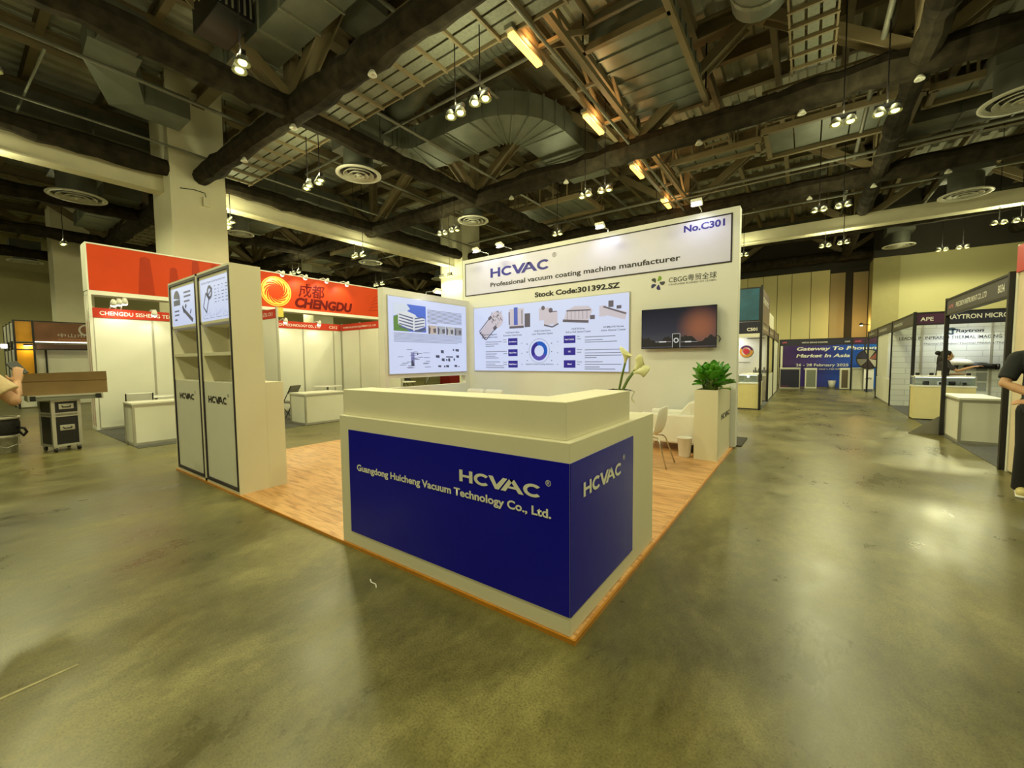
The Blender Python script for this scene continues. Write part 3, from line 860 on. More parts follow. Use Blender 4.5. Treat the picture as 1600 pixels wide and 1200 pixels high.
# ------------------------------------------------------------------ display rack
rk = thing('display_rack', 'tall white two-bay display rack with backlit posters and shelf niches, left of the counter', 'display rack', (-5, .25, .025))
z1 = 2.501
b = MB()
b.box(-5.953, -5.93, 0, .303, zb, z1); b.box(-3.99, -3.977, 0, .303, zb, z1); b.box(-4.965, -4.9, 0, .303, zb, z1)
b.box(-5.93, -3.99, .27, .303, zb, z1)
b.box(-5.93, -3.99, 0, .27, 2.478, z1); b.box(-5.93, -3.99, 0, .27, zb, .06)
build(b, 'carcass', WHITE, rk)
build(MB().box(-5.953, -3.977, .303, .497, zb, 1.2293), 'low_back_cabinet', WHITE, rk, bevel=.003)
for x0, x1 in ((-5.915, -4.97), (-4.897, -3.996)):
    build(MB().box(x0 + .035, x1 - .035, .006, .27, .095, 1.233), 'door_panel', WHITE_L, rk)
    fr_ = MB()
    for q in ((x0 + .03, x0 + .055), (x1 - .055, x1 - .03)):
        fr_.box(q[0], q[1], .004, .27, 1.233, 2.44)
    fr_.box(x0 + .03, x1 - .03, .004, .02, 1.9, 1.93); fr_.box(x0 + .03, x1 - .03, .004, .27, 2.41, 2.44)
    build(fr_, 'bay_lining', WHITE, rk)
    st = MB().box(x0, x0 + .03, -.004, .05, .056, 2.475).box(x1 - .03, x1, -.004, .05, .056, 2.475).box(x0 + .03, x1 - .03, -.004, .05, 2.445, 2.475).box(x0 + .03, x1 - .03, -.004, .05, .056, .094)
    build(st, 'frame_strip', DARKV, rk, label='dark purple frame strip')
    build(MB().box(x0 + .055, x1 - .055, .01, .25, 1.536, 1.572), 'shelf', WHITE, rk)
    build(MB().box(x0 + .06, x1 - .06, .05, .25, 1.88, 1.925), 'niche_top', WHITE, rk)
    pn = build(MB().box(x0 + .058, x1 - .058, .008, .06, 1.93, 2.41), 'poster_lightbox', LBOX, rk, label='glowing backlit poster')
    pl = Plane((x0 + .058, .008, 1.93), X)
    gm = MB(); W_ = (x1 - x0) - .116
    if x0 < -5:
        pl.disc(gm, (.2, .33), .12, 14, a0=0, a1=math.pi); pl.rect(gm, .08, .26, .32, .33); 
        pl.line(gm, (.42, .2), (.74, .04), .05); pl.line(gm, (.4, .24), (.46, .16), .05); pl.line(gm, (.5, .21), (.53, .25), .05); pl.line(gm, (.66, .13), (.7, .18), .03)
        tx = MB()
        for v in (.39, .34, .28): pl.rect(tx, .46, v, .66 + .04 * (v > .3), v + .022)
        for v in (.18, .13, .07): pl.rect(tx, .1, v, .27 - .08 * (v < .1), v + .02)
    else:
        pl.line(gm, (.08, .17), (.17, .32), .02); pl.line(gm, (.17, .1), (.25, .25), .02); pl.line(gm, (.08, .17), (.17, .1), .02); pl.line(gm, (.17, .32), (.27, .24), .03)
        pl.disc(gm, (.28, .32), .08, 12, .045); pl.line(gm, (.22, .28), (.36, .36), .02)
        tx = MB(); r_ = random.Random(3)
        for i in range(6):
            for j in range(4):
                pl.rect(tx, .42 + .1 * j, .37 - .035 * i, .42 + .1 * j + r_.uniform(.02, .07), .378 - .035 * i)
        for i in range(4):
            u = .07 + .19 * i
            pl.rect(tx, u, .03, u + .15, .034); pl.rect(tx, u, .03, u + .003, .13)
            for j in range(5): pl.line(tx, (u + .03 * j, .04 + r_.uniform(0, .03)), (u + .03 * j + .03, .04 + r_.uniform(0, .07)), .003)
        lettering('HCSE Series Magnetron Sputtering Optical Coater', BLACKV, pn, pl.p(.05, .425, 0), X, width=.68, cap=.022, name='poster_heading')
    build(gm, 'machine_picture', backlit('machine_grey', (110, 112, 128), .5), pn)
    build(tx, 'small_print', backlit('print_grey', (120, 124, 146), .55), pn)
hcvac(rk, BLACKV, (-5.735, .006, .995), X, .53, .075, label='black emblem lettering on the left door')
hcvac(rk, BLACKV, (-4.75, .006, .99), X, .54, .08, label='black emblem lettering on the right door')

# ------------------------------------------------------------------ white backdrop wall
yw = 5.53
bw = thing('backdrop_wall', 'big white backdrop wall with header sign and glowing display, behind the counter', 'exhibition wall', (-2.8, 5.6, .025))
build(MB().box(-5.735, .057, yw, yw + .2, zb, 3.81), 'panel', WALLW, bw, bevel=.004)
build(MB().box(-5.63, -.06, yw - .006, yw, 2.98, 3.70), 'header_sign', SIGNW, bw, label='pale lavender-white header sign')
t_ = .022
build(MB().box(-5.65, -.042, yw - .008, yw, 3.70, 3.70 + t_).box(-5.65, -.042, yw - .008, yw, 2.96, 2.96 + t_).box(-5.65, -5.65 + t_, yw - .008, yw, 2.96 + t_, 3.70).box(-.042 - t_, -.042, yw - .008, yw, 2.96 + t_, 3.70), 'header_border', DARKV, bw, label='thin dark border of the header sign')
hs = yw - .006
hcvac(bw, BLUEV, (-4.887, hs, 3.308), X, 1.56, .205, label='large blue emblem lettering', mreg=BLACKV)
lettering('Professional vacuum coating machine manufacturer', BLACKV, bw, (-4.89, hs, 3.1), X, width=4.08, cap=.098, bold=.022, label='black slogan lettering on the header')
lettering('No.C301', BLUEV, bw, (-.765, hs, 3.542), X, width=.615, cap=.112, bold=.035, label='blue stand number')
lettering('Stock Code:301392.SZ', BLACKV, bw, (-3.712, yw, 2.758), X, width=1.85, cap=.105, bold=.042, label='black stock code lettering')
lettering('CBGG粤贸全球', BLACKV, bw, (-1.0, yw, 2.752), X, width=.745, cap=.078, label='black trade company lettering')
lettering('CANTONESE BUSINESS GO GLOBAL', BLACKV, bw, (-1.0, yw, 2.702), X, width=.745, cap=.026, name='small_lettering')
lp = Plane((-1.187, yw, 2.765), X)
for i, (c, nm) in enumerate([((120, 160, 30), 'green'), ((52, 56, 64), 'slate'), ((40, 34, 110), 'violet'), ((36, 40, 96), 'indigo'), ((60, 66, 60), 'grey')]):
    a = math.radians(62 - 72 * i); g = MB(); ps = []
    for j in range(14):
        q = 2 * math.pi * j / 14
        u = .078 + .048 * math.cos(q); v = .03 * math.sin(q) * (1 + .35 * math.cos(q)) + .018 * math.cos(q) ** 2
        ps.append((u * math.cos(a) - v * math.sin(a), u * math.sin(a) + v * math.cos(a)))
    lp.poly(g, ps)
    build(g, 'logo_petal', mat('logo_' + nm, c, .4), bw)

# main glowing display
LB = build(MB().box(-5.373, -1.6835, yw - .03, yw, 1.22, 2.656), 'display_lightbox', LBOX, bw, label='wide glowing backlit display')
build(MB().box(-5.39, -1.667, yw - .02, yw, 1.203, 2.673), 'display_frame', ALU, bw)
pl = Plane((-5.373, yw - .03, 1.22), X)
PW, PH = 3.69, 1.436
PR = backlit('print_dark', (72, 74, 96), .45); PG = backlit('print_grey2', (140, 146, 172), .6)
MAC = backlit('machine_light', (204, 196, 212), .9); MACD = backlit('machine_dark', (120, 112, 130), .5)
IND = backlit('indigo', (50, 38, 168), .62); CY = backlit('cobalt', (20, 96, 216), .7); VIO = backlit('violet_print', (92, 82, 196), .7)
def uvp(px, py):      # zoomed poster picture fractions to metres
    return (px * PW, (1 - py) * PH)
# five machine pictures
md_ = MB(); ml_ = MB()
def wob(cu, cv, r, a, b2): pass
pl.line(ml_, (.26, .8), (.58, 1.1), .24, .0022); pl.disc(ml_, (.66, 1.14), .19, 20, l=.0024)
r_ = random.Random(21)
for (u0, v0), (u1, v1), w_ in (((.16, .9), (.44, 1.16), .022), ((.36, .7), (.64, .96), .022), ((.17, .88), (.34, .7), .03), ((.44, 1.16), (.52, 1.22), .07), ((.58, .93), (.66, .99), .08)):
    pl.line(md_, (u0, v0), (u1, v1), w_, .003)
for i in range(26):
    t_a = r_.uniform(0, 6.28); q_ = r_.uniform(.05, .19); u = .66 + q_ * math.cos(t_a); v = 1.14 + q_ * math.sin(t_a); t_b = r_.uniform(0, 3.1)
    pl.line(md_, (u, v), (u + .06 * math.cos(t_b), v + .06 * math.sin(t_b)), .012, .003)
for i in range(5): pl.line(md_, (.2 + .04 * i, .86 - .04 * i), (.225 + .04 * i, .885 - .04 * i), .02, .003)
pl.rect(ml_, 1.02, .95, 1.4, 1.34, .0022); pl.rect(md_, 1.02, .92, 1.4, .97, .003); pl.rect(md_, 1.42, .93, 1.56, 1.22, .0022); pl.rect(md_, 1.0, 1.0, 1.03, 1.28, .003); pl.rect(md_, 1.34, 1.0, 1.36, 1.3, .003)
bl = MB(); pl.rect(bl, 1.14, .99, 1.24, 1.37, .003)
build(bl, 'machine_picture', backlit('door_blue', (88, 110, 210), .7), LB)
pl.rect(ml_, 1.78, 1.05, 2.02, 1.3, .0022); pl.rect(ml_, 1.9, .95, 2.22, 1.22, .0024); pl.disc(md_, (1.88, 1.3), .045, 12, .0, l=.003); pl.disc(md_, (2.06, 1.24), .05, 12, .0, l=.003); pl.line(md_, (1.9, .95), (2.1, .9), .03, .003); pl.line(md_, (2.1, .9), (2.24, .96), .03, .003); pl.rect(md_, 2.04, 1.2, 2.2, 1.22, .003)
pl.poly(ml_, [(2.36, 1.0), (2.42, 1.2), (2.6, 1.28), (2.9, 1.26), (2.98, 1.18), (2.9, .98)], .0022); pl.line(md_, (2.34, 1.01), (2.9, .96), .05, .003); pl.line(md_, (2.42, 1.2), (2.94, 1.18), .025, .003)
for i in range(6): pl.line(md_, (2.44 + .085 * i, 1.02), (2.44 + .085 * i, 1.19), .008, .003)
pl.rect(md_, 2.93, 1.0, 3.03, 1.08, .0025)
pl.line(ml_, (3.16, 1.16), (3.64, 1.02), .14, .0022); pl.line(md_, (3.2, 1.22), (3.64, 1.06), .03, .003); pl.rect(ml_, 3.12, 1.04, 3.26, 1.24, .0024); pl.rect(md_, 3.3, 1.2, 3.4, 1.32, .0026); pl.rect(md_, 3.46, 1.16, 3.55, 1.22, .0026)
build(ml_, 'machine_picture', MAC, LB); build(md_, 'machine_picture', MACD, LB)
for u, l1, l2, w1, w2 in [(.46, 'HCSE Series Magnetron', 'Sputtering Optical Coater', .42, .46), (1.1, 'HCDE Series E-Beam', 'Evaporation Optical Coater', .36, .5), (1.86, 'HCALD Series Atomic', 'Layer Deposition System', .4, .5), (2.68, 'HCRTR Series', 'Roll to Roll Optical Coater', .28, .54), (3.4, 'HCML/HS Series', 'Inline Optical Coater', .4, .48)]:
    v = .82 + (.02 if u < 1 else 0) * -1
    lettering(l1, PR, LB, pl.p(u - w1 / 2, v, 0), X, width=w1, cap=.034, name='caption', bold=.01)
    lettering(l2, PR, LB, pl.p(u - w2 / 2, v - .06, 0), X, width=w2, cap=.034, name='caption', bold=.01)
for u0, u1, words in ((.98, 1.23, ('Antireflection', 'Optical Filter', 'Metal/Dielectric')), (2.36, 2.62, ('Hard Coating', 'DLC', 'Metal'))):
    for v, w_ in zip((.56, .32, .07), words):
        g = MB(); pl.rect(g, u0, v, u1, v + .15, .0025); build(g, 'blue_tile', IND, LB)
        lettering(w_, backlit('white_print', (240, 242, 255), 1.0), LB, pl.p((u0 + u1) / 2, v + .06, .001), X, width=min(.2, .018 * len(w_)), cap=.03, bold=.02, align='C', name='caption')
rg = MB(); pl.disc(rg, (1.78, .42), .2, 12, .115, -.5, math.pi / 2 + .3, .003); build(rg, 'ring_segment', CY, LB)
rg = MB(); pl.disc(rg, (1.78, .42), .2, 10, .115, math.pi / 2 + .3, math.pi + .6, .003); build(rg, 'ring_segment', IND, LB)
rg = MB(); pl.disc(rg, (1.78, .42), .2, 12, .115, math.pi + .6, 2 * math.pi - .5, .003); build(rg, 'ring_segment', VIO, LB)
rg = MB(); pl.disc(rg, (1.78, .42), .255, 40, .25, l=.003)
for s in (-1, 1):
    for v in (.2, .38, .55): pl.disc(rg, (1.78 + s * .3, v + .02), .012, 8, l=.003); pl.disc(rg, (1.78 + s * .44, v * 1.3 - .12), .01, 8, l=.003)
build(rg, 'ring_outline', PR, LB)
lettering('Optical Products Coating Solutions', PR, LB, pl.p(1.78, .13, 0), X, width=.68, cap=.03, align='C', name='caption', bold=.01)
sm = MB(); r_ = random.Random(5)
for u0, span, rows_ in ((.34, .46, ((.64, 1), (.59, .8), (.545, .55), (.42, 1.2), (.37, .7), (.32, .6), (.28, .8), (.19, .9), (.14, .6), (.1, 1.1), (.06, 1.15))), (2.82, .62, ((.66, 1), (.6, .6), (.56, 1.05), (.41, 1.15), (.35, 1.2), (.3, 1.2), (.26, .4), (.18, .6), (.13, 1.2), (.08, .5), (.04, 1)))):
    for v, k in rows_: pl.rect(sm, u0, v, u0 + span * k, v + .014)
for u0 in (.84, 2.65):
    for v in (.68, .63, .42, .37, .18, .13): pl.rect(sm, u0, v, u0 + r_.uniform(.06, .12), v + .012)
build(sm, 'small_print', PG, LB)

# television
tv = thing('television', 'black wall-hung television showing a dark mountain and orange glow', 'television', (-.825, 5.47, 1.63))
build(MB().box(-1.425, -.225, 5.42, 5.47, 1.626, 2.307), 'casing', BLK, tv, bevel=.004)
build(MB().box(-1.0, -.65, 5.47, yw, 1.8, 2.1), 'wall_bracket', BLK, tv)
def screen_mat():
    m, nt, b = nodes_mat('tv_picture')
    L = nt.links.new
    tc = nt.nodes.new('ShaderNodeTexCoord')
    sx = nt.nodes.new('ShaderNodeSeparateXYZ'); L(tc.outputs['Object'], sx.inputs[0])
    mr = nt.nodes.new('ShaderNodeMapRange'); mr.inputs['From Min'].default_value = 0.1; mr.inputs['From Max'].default_value = .68
    L(sx.outputs['Z'], mr.inputs[0])
    r = ramp(nt, [(0, (92, 92, 98)), (.35, (66, 68, 80)), (1, (28, 32, 50))]); L(mr.outputs[0], r.inputs[0])
    vs_ = nt.nodes.new('ShaderNodeVectorMath'); vs_.operation = 'DISTANCE'
    vs_.inputs[1].default_value = (.36, -.052, .33); L(tc.outputs['Object'], vs_.inputs[0])
    mr2 = nt.nodes.new('ShaderNodeMapRange'); mr2.interpolation_type = 'SMOOTHSTEP'; mr2.inputs['From Min'].default_value = .03; mr2.inputs['From Max'].default_value = .42; mr2.inputs['To Min'].default_value = .8; mr2.inputs['To Max'].default_value = 0
    L(vs_.outputs['Value'], mr2.inputs[0])
    mx = nt.nodes.new('ShaderNodeMix'); mx.data_type = 'RGBA'; L(mr2.outputs[0], mx.inputs[0]); L(r.outputs[0], mx.inputs[6]); mx.inputs[7].default_value = lin((200, 124, 84))
    b.inputs['Base Color'].default_value = (.01, .01, .01, 1)
    b.inputs['Roughness'].default_value = .15
    L(mx.outputs[2], b.inputs['Emission Color']); b.inputs['Emission Strength'].default_value = .55
    return m
scr = build(MB().box(-1.417, -.233, 5.416, 5.42, 1.64, 2.3), 'screen', screen_mat(), tv)
pl = Plane((-1.417, 5.416, 1.64), X)
mt_ = MB(); r_ = random.Random(9)
ps = [(0.0, .02), (0, .2)]
for i in range(1, 40): ps.append((1.184 * i / 39, .14 + .04 * math.sin(i * .55) + r_.uniform(-.02, .02) + .05 * math.exp(-((i - 21) / 4) ** 2)))
ps += [(1.184, .02)]
pl.poly(mt_, ps, .001)
build(mt_, 'mountain_picture', backlit('mountain', (46, 43, 48), .6), scr)
ui = MB(); pl.rect(ui, .52, .0, .64, .23, .003); build(ui, 'menu_panel', backlit('menu_dark', (40, 42, 46), .5), scr)
ui = MB(); pl.disc(ui, (.58, .12), .042, 20, .026, l=.004); pl.rect(ui, .3, .09, .42, .11, .003); pl.rect(ui, .72, .08, .82, .1, .003)
for a, b_ in (((.52, 0), (.52, .23)), ((.64, 0), (.64, .23)), ((.52, .23), (.64, .23))): pl.line(ui, a, b_, .006, .004)
pl.line(ui, (.24, .1), (.5, .1), .004, .0025); pl.line(ui, (.66, .09), (.92, .09), .004, .0025)
build(ui, 'menu_mark', backlit('menu_white', (220, 222, 226), .8), scr)
build(MB().tube([(-.225, 5.46, 1.82), (-.19, 5.47, 1.8), (-.18, 5.5, 1.76), (-.2, 5.52, 1.72)], .007, 6), 'cable', BLK, tv)

# ------------------------------------------------------------------ side wall with slot
sw = thing('side_wall', 'lower white side wall with glowing poster above a long slot opening', 'exhibition wall', (-5.64, 4.3, .025))
xs_ = -5.563; xb = -5.72
b = MB().box(xb, xs_, 3.116, 5.53, zb, .93).box(xb, xs_, 3.116, 5.53, 1.115, 2.85).box(xb, xs_, 3.116, 3.208, .93, 1.115).box(xb, xs_, 5.40, 5.53, .93, 1.115)
build(b, 'panel', WALLW, sw)
SB = build(MB().box(xs_, xs_ + .03, 3.208, 5.397, 1.206, 2.703), 'poster_lightbox', LBOX, sw, label='glowing backlit factory poster')
build(MB().box(xs_, xs_ + .02, 3.19, 5.415, 1.19, 2.72), 'poster_frame', ALU, sw)
pl = Plane((xs_ + .03, 3.208, 1.206), Yv)
def Q(px, py):   # fractions of the poster
    return (px * 2.189, (1 - py) * 1.497)
def qpoly(mb, pts, l=.002): pl.poly(mb, [Q(*p) for p in pts], l)
g = MB(); qpoly(g, [(.05, .08), (.43, .08), (.43, .44), (.05, .44)]); PIC = build(g, 'factory_picture', backlit('sky_blue', (86, 120, 232), .75), SB)
g = MB(); qpoly(g, [(.05, .08), (.2, .08), (.24, .14), (.17, .2), (.05, .25)], .003); build(g, 'cloud_print', backlit('cloud_pale', (214, 226, 250), .85), PIC)
g = MB(); qpoly(g, [(.05, .26), (.11, .22), (.14, .38), (.24, .44), (.05, .44)], .003); build(g, 'lawn_print', backlit('lawn', (110, 156, 74), .65), PIC)
g = MB(); qpoly(g, [(.1, .2), (.2, .17), (.3, .21), (.32, .24), (.42, .25), (.42, .36), (.28, .43), (.1, .35)], .004); build(g, 'building_print', backlit('facade', (226, 232, 244), .85), PIC)
g = MB()
for i in range(5):
    v = .215 + .04 * i
    qpoly(g, [(.11, v), (.27, v + .035), (.27, v + .055), (.11, v + .014)], .005)
    qpoly(g, [(.29, v + .04), (.41, v + .01), (.41, v + .022), (.29, v + .058)], .005)
qpoly(g, [(.28, .44), (.42, .37), (.43, .41), (.36, .44)], .005)
build(g, 'window_band_print', backlit('window_grey', (110, 120, 160), .6), PIC)
g = MB()
for i in range(11): qpoly(g, [(.45, .12 + .018 * i), (.93 if i < 10 else .58, .12 + .018 * i), (.93 if i < 10 else .58, .127 + .018 * i), (.45, .127 + .018 * i)])
for i in range(7): qpoly(g, [(.05, .465 + .018 * i), (.93 - .06 * (i == 6), .465 + .018 * i), (.93 - .06 * (i == 6), .471 + .018 * i), (.05, .471 + .018 * i)])
r_ = random.Random(2)
for i in range(26):
    u = r_.uniform(.08, .42); v = r_.uniform(.64, .93)
    qpoly(g, [(u, v), (u + r_.uniform(.04, .1), v), (u + .06, v + .007), (u, v + .007)])
build(g, 'small_print', backlit('print_grey3', (128, 136, 166), .6), SB)
for i, c in enumerate([(216, 200, 190), (190, 196, 210), (206, 208, 214), (170, 172, 184)]):
    u = .46 + .12 * i
    g = MB(); qpoly(g, [(u, .335), (u + .11, .335), (u + .11, .455), (u, .455)]); ph = build(g, 'workshop_picture', backlit('photo%d' % i, c, .7), SB)
    g = MB(); qpoly(g, [(u, .335), (u + .03, .38), (u + .02, .455), (u, .455)], .003); qpoly(g, [(u + .06, .38), (u + .1, .37), (u + .1, .43), (u + .07, .44)], .003); build(g, 'machine_print', backlit('photo_dark', (120, 116, 130), .5), ph)
g = MB(); qpoly(g, [(.24, .72), (.28, .72), (.28, .9), (.24, .9)]); build(g, 'screen_picture', backlit('pale_violet', (150, 150, 216), .65), SB)
g = MB(); qpoly(g, [(.24, .83), (.26, .82), (.28, .9), (.24, .9)], .003); qpoly(g, [(.31, .72), (.33, .745), (.31, .76)], .003)
for u, v, w, h in [(.62, .68, .04, .05), (.79, .66, .02, .03), (.83, .66, .05, .04), (.55, .755, .05, .04), (.84, .755, .04, .04), (.69, .77, .1, .02), (.63, .8, .04, .045), (.69, .81, .02, .03), (.72, .8, .03, .05), (.8, .8, .02, .04), (.58, .9, .04, .03), (.66, .905, .02, .03), (.69, .9, .04, .035), (.81, .9, .04, .035), (.86, .92, .03, .012)]:
    qpoly(g, [(u, v), (u + w, v), (u + w, v + h), (u, v + h * .8)], .0025)
build(g, 'product_picture', backlit('product_dark', (84, 90, 116), .5), SB)

# arm floodlights on the wall tops
def arm_light(label, wall_pt, out, up=.06, w=.16, power=6.5):
    """head hangs at the end of an arm reaching out from the wall top"""
    p = Vector(wall_pt); o_ = Vector(out)
    t = thing('arm_floodlight', label, 'lamp', p, 'white arm floodlights on the stand walls')
    e = p + o_ + Vector((0, 0, up))
    build(MB().tube([p, p + Vector((0, 0, .05)), e], .01, 6), 'arm', CHROME, t)
    d = o_.normalized(); s = Vector((-d.y, d.x, 0))
    hd = MB().bar(e - s * w / 2, e + s * w / 2, .12, .05, (-d * .5 + Vector((0, 0, .86))))
    build(hd, 'head', WHITE_L, t, bevel=.006)
    nz_ = (-d * .5 + Vector((0, 0, -.86))).normalized()
    c_ = e + nz_ * .028
    build(MB().bar(c_ - s * w * .46, c_ + s * w * .46, .1, .008, nz_), 'lens', LEDE, t)
    lamp_light('flood_lamp', c_ + nz_ * .03, power, LED, t, .05, 140, nz_, .7)
arm_light('white arm floodlight at the left end of the backdrop top', (-4.95, yw, 3.81), (-.05, -.36, 0), .06, .16, 3.5)
arm_light('white arm floodlight second from the left on the backdrop top', (-4.3, yw, 3.81), (-.05, -.36, 0), .06, .16, 3.5)
arm_light('white arm floodlight above the middle of the backdrop header', (-2.1, yw, 3.81), (-.0, -.36, 0), .02, .16, 6.5)
arm_light('white arm floodlight above the stand number at the right', (-.5, yw, 3.81), (0, -.36, 0), .06, .16, 8)
arm_light('white arm floodlight on top of the side wall above the factory poster', (xs_, 4.2, 2.85), (.34, 0, 0), .03, .16, 3.5)

# ------------------------------------------------------------------ planter, furniture
pb = thing('planter_box', 'tall white planter box at the right end of the backdrop', 'planter', (-.17, 4.9, .025))
b = MB()
for q in ((-.32, -.3, 4.37, 5.5), (-.04, -.02, 4.37, 5.5), (-.3, -.04, 4.37, 4.39), (-.3, -.04, 5.48, 5.5)):
    b.box(q[0], q[1], q[2], q[3], zb, 1.012)
build(b, 'box', WHITE, pb)
build(MB().box(-.3, -.04, 4.39, 5.48, .8, .94), 'soil', SOIL, pb)
hcvac(pb, BLACKV, (-.02, 4.66, .565), Yv, .8, .085, label='dark emblem lettering on the planter side')
pt = thing('leafy_plant', 'bushy broad-leaved green plant growing in the tall planter', 'plant', (-.17, 4.72, .93))
lf = MB(); sm = MB(); r_ = random.Random(4)
for i in range(80):
    a = r_.uniform(0, 2 * math.pi); e = r_.uniform(-.1, 1.45) if i > 16 else r_.uniform(.7, 1.4)
    c0 = Vector((-.17 + r_.uniform(-.08, .08), 4.66 + r_.uniform(-.14, .2), 0.95 + r_.uniform(0, .06)))
    d = Vector((math.cos(a) * math.cos(e), math.sin(a) * math.cos(e), math.sin(e)))
    L = r_.uniform(.05, .13) + .08 * math.sin(max(e, 0)); st = c0 + d * L + Vector((0, 0, .07))
    if st.y > 5.2: continue
    sm.tube([c0, st], .005, 5)
    ll = r_.uniform(.16, .225); w = ll * r_.uniform(.26, .34)
    d = (d + Vector((0, 0, .25))).normalized()
    s = d.cross(Vector((0, 0, 1))).normalized(); u = s.cross(d).normalized()
    tw = r_.uniform(-.6, .6); s, u = s * math.cos(tw) + u * math.sin(tw), u * math.cos(tw) - s * math.sin(tw)
    prev = None; k = 8
    for j in range(k):
        q = j / (k - 1); wd = w * (math.sin(math.pi * min(1, q * .96 + .04)) ** .7) * (1.1 - .3 * q)
        c = st + d * ll * q + Vector((0, 0, -.035 * q * q))
        row_ = [c - s * wd + u * .018, c, c + s * wd + u * .018]
        if prev:
            nb = len(lf.v); lf.v += prev + row_
            lf.f += [(nb, nb + 1, nb + 4, nb + 3), (nb + 1, nb + 2, nb + 5, nb + 4)]
        prev = row_
fo = build(lf, 'foliage', LEAF, pt, True)
build(sm, 'stem', STEM, pt)

def armchair(name, label, x0, x1, y0, y1, arm=.6, back=.8, face=-1, grp='white armchairs of the stand'):
    """tub armchair facing -x (face=-1) or -y (face=0)"""
    t = thing(name, label, 'armchair', ((x0 + x1) / 2, (y0 + y1) / 2, zb), grp)
    if face == -1:
        build(MB().box(x0, x1, y0, y0 + .1, .15, arm), 'arm', LEATHER, t, bevel=.03)
        build(MB().box(x0, x1, y1 - .1, y1, .15, arm), 'arm', LEATHER, t, bevel=.03)
        build(MB().prism([(x1 - .3, y0 + .1, .4), (x1, y0 + .1, .3), (x1, y0 + .1, back), (x1 - .12, y0 + .1, back - .01), (x1 - .3, y0 + .1, arm - .02)], (0, y1 - y0 - .2, 0)), 'backrest', LEATHER, t, bevel=.02)
        build(MB().box(x0, x1 - .2, y0 + .1, y1 - .1, .16, .42), 'seat', LEATHER, t, bevel=.03)
    else:
        build(MB().box(x0, x0 + .1, y0, y1, .15, arm), 'arm', LEATHER, t, bevel=.03)
        build(MB().box(x1 - .1, x1, y0, y1, .15, arm), 'arm', LEATHER, t, bevel=.03)
        build(MB().box(x0 + .1, x1 - .1, y1 - .16, y1, .3, back - .12), 'backrest', LEATHER, t, bevel=.03)
        build(MB().box(x0 + .1, x1 - .1, y0, y1 - .16, .16, .42), 'seat', LEATHER, t, bevel=.03)
    for xx in (x0 + .07, x1 - .07):
        for yy in (y0 + .07, y1 - .07):
            build(MB().tube([(xx, yy, zb), (xx, yy, .16)], .02, 8), 'leg', BLK, t)
    return t
armchair('armchair', 'white leatherette armchair between the bin and the planter', -1.2, -.36, 4.7, 5.4)
armchair('armchair', 'white armchair whose back tip shows above the counter corner', -3.3, -2.6, 4.62, 5.38, .6, .82)
so = armchair('sofa', 'white two-seat sofa in the corner below the glowing poster', -5.42, -4.2, 4.62, 5.42, .6, .78, 0)
so['category'] = 'sofa'
for i, (xa, lab) in enumerate([(-5.29, 'left white back cushion showing above the counter edge'), (-4.78, 'right white back cushion showing above the counter edge')]):
    c = build(MB().box(xa, xa + .47, 5.1, 5.24, .44, .82), 'cushion', LEATHER, None, bevel=.05)
    tag(c, lab, 'cushion', 'white sofa cushions')

sc_ = thing('shell_chair', 'white plastic shell chair on thin metal legs behind the counter end', 'chair', (-.78, 3.78, zb))
def shell():
    mb = MB(); pr = [(-.24, .44), (-.18, .43), (.0, .415), (.14, .43), (.2, .5), (.23, .62), (.245, .74), (.25, .83)]
    k = len(pr); n = 9; cx, cy = -.78, 3.78
    for i, (x, z) in enumerate(pr):
        hw = [.19, .215, .225, .225, .23, .235, .22, .16][i]
        for j in range(n):
            q = -1 + 2 * j / (n - 1)
            mb.v.append(Vector((cx + x - (.07 * q * q if i >= 4 else 0), cy + hw * q, z + (.05 * q * q if i < 4 else -.03 * abs(q) ** 3))))
    for i in range(k - 1):
        for j in range(n - 1):
            mb.f.append((i * n + j, i * n + j + 1, (i + 1) * n + j + 1, (i + 1) * n + j))
    return mb
o = build(shell(), 'shell_seat', PLAST, sc_, True)
md = o.modifiers.new('thick', 'SOLIDIFY'); md.thickness = .014
md = o.modifiers.new('round', 'SUBSURF'); md.levels = 1; md.render_levels = 1
for sx in (-1, 1):
    for sy in (-1, 1):
        p = Vector((-.78, 3.78, 0))
        build(MB().tube([p + Vector((sx * .06, sy * .1, .41)), p + Vector((sx * .16, sy * .14, .405)), p + Vector((sx * .19, sy * .155, .37)), p + Vector((sx * .3, sy * .21, zb))], .009, 8), 'leg', CHROME, sc_, True)
bn = thing('waste_bin', 'small white waste bin on the wooden platform in front of the armchair', 'bin', (-.46, 4.45, zb))
prf = [(.001, .0), (.075, .0), (.08, .01), (.1, .27), (.108, .275), (.106, .285), (.096, .28), (.076, .02), (.001, .018)]
build(MB().lathe([(r, z + zb) for r, z in prf], (-.46, 4.45, 0), 20), 'body', PLAST, bn, True)

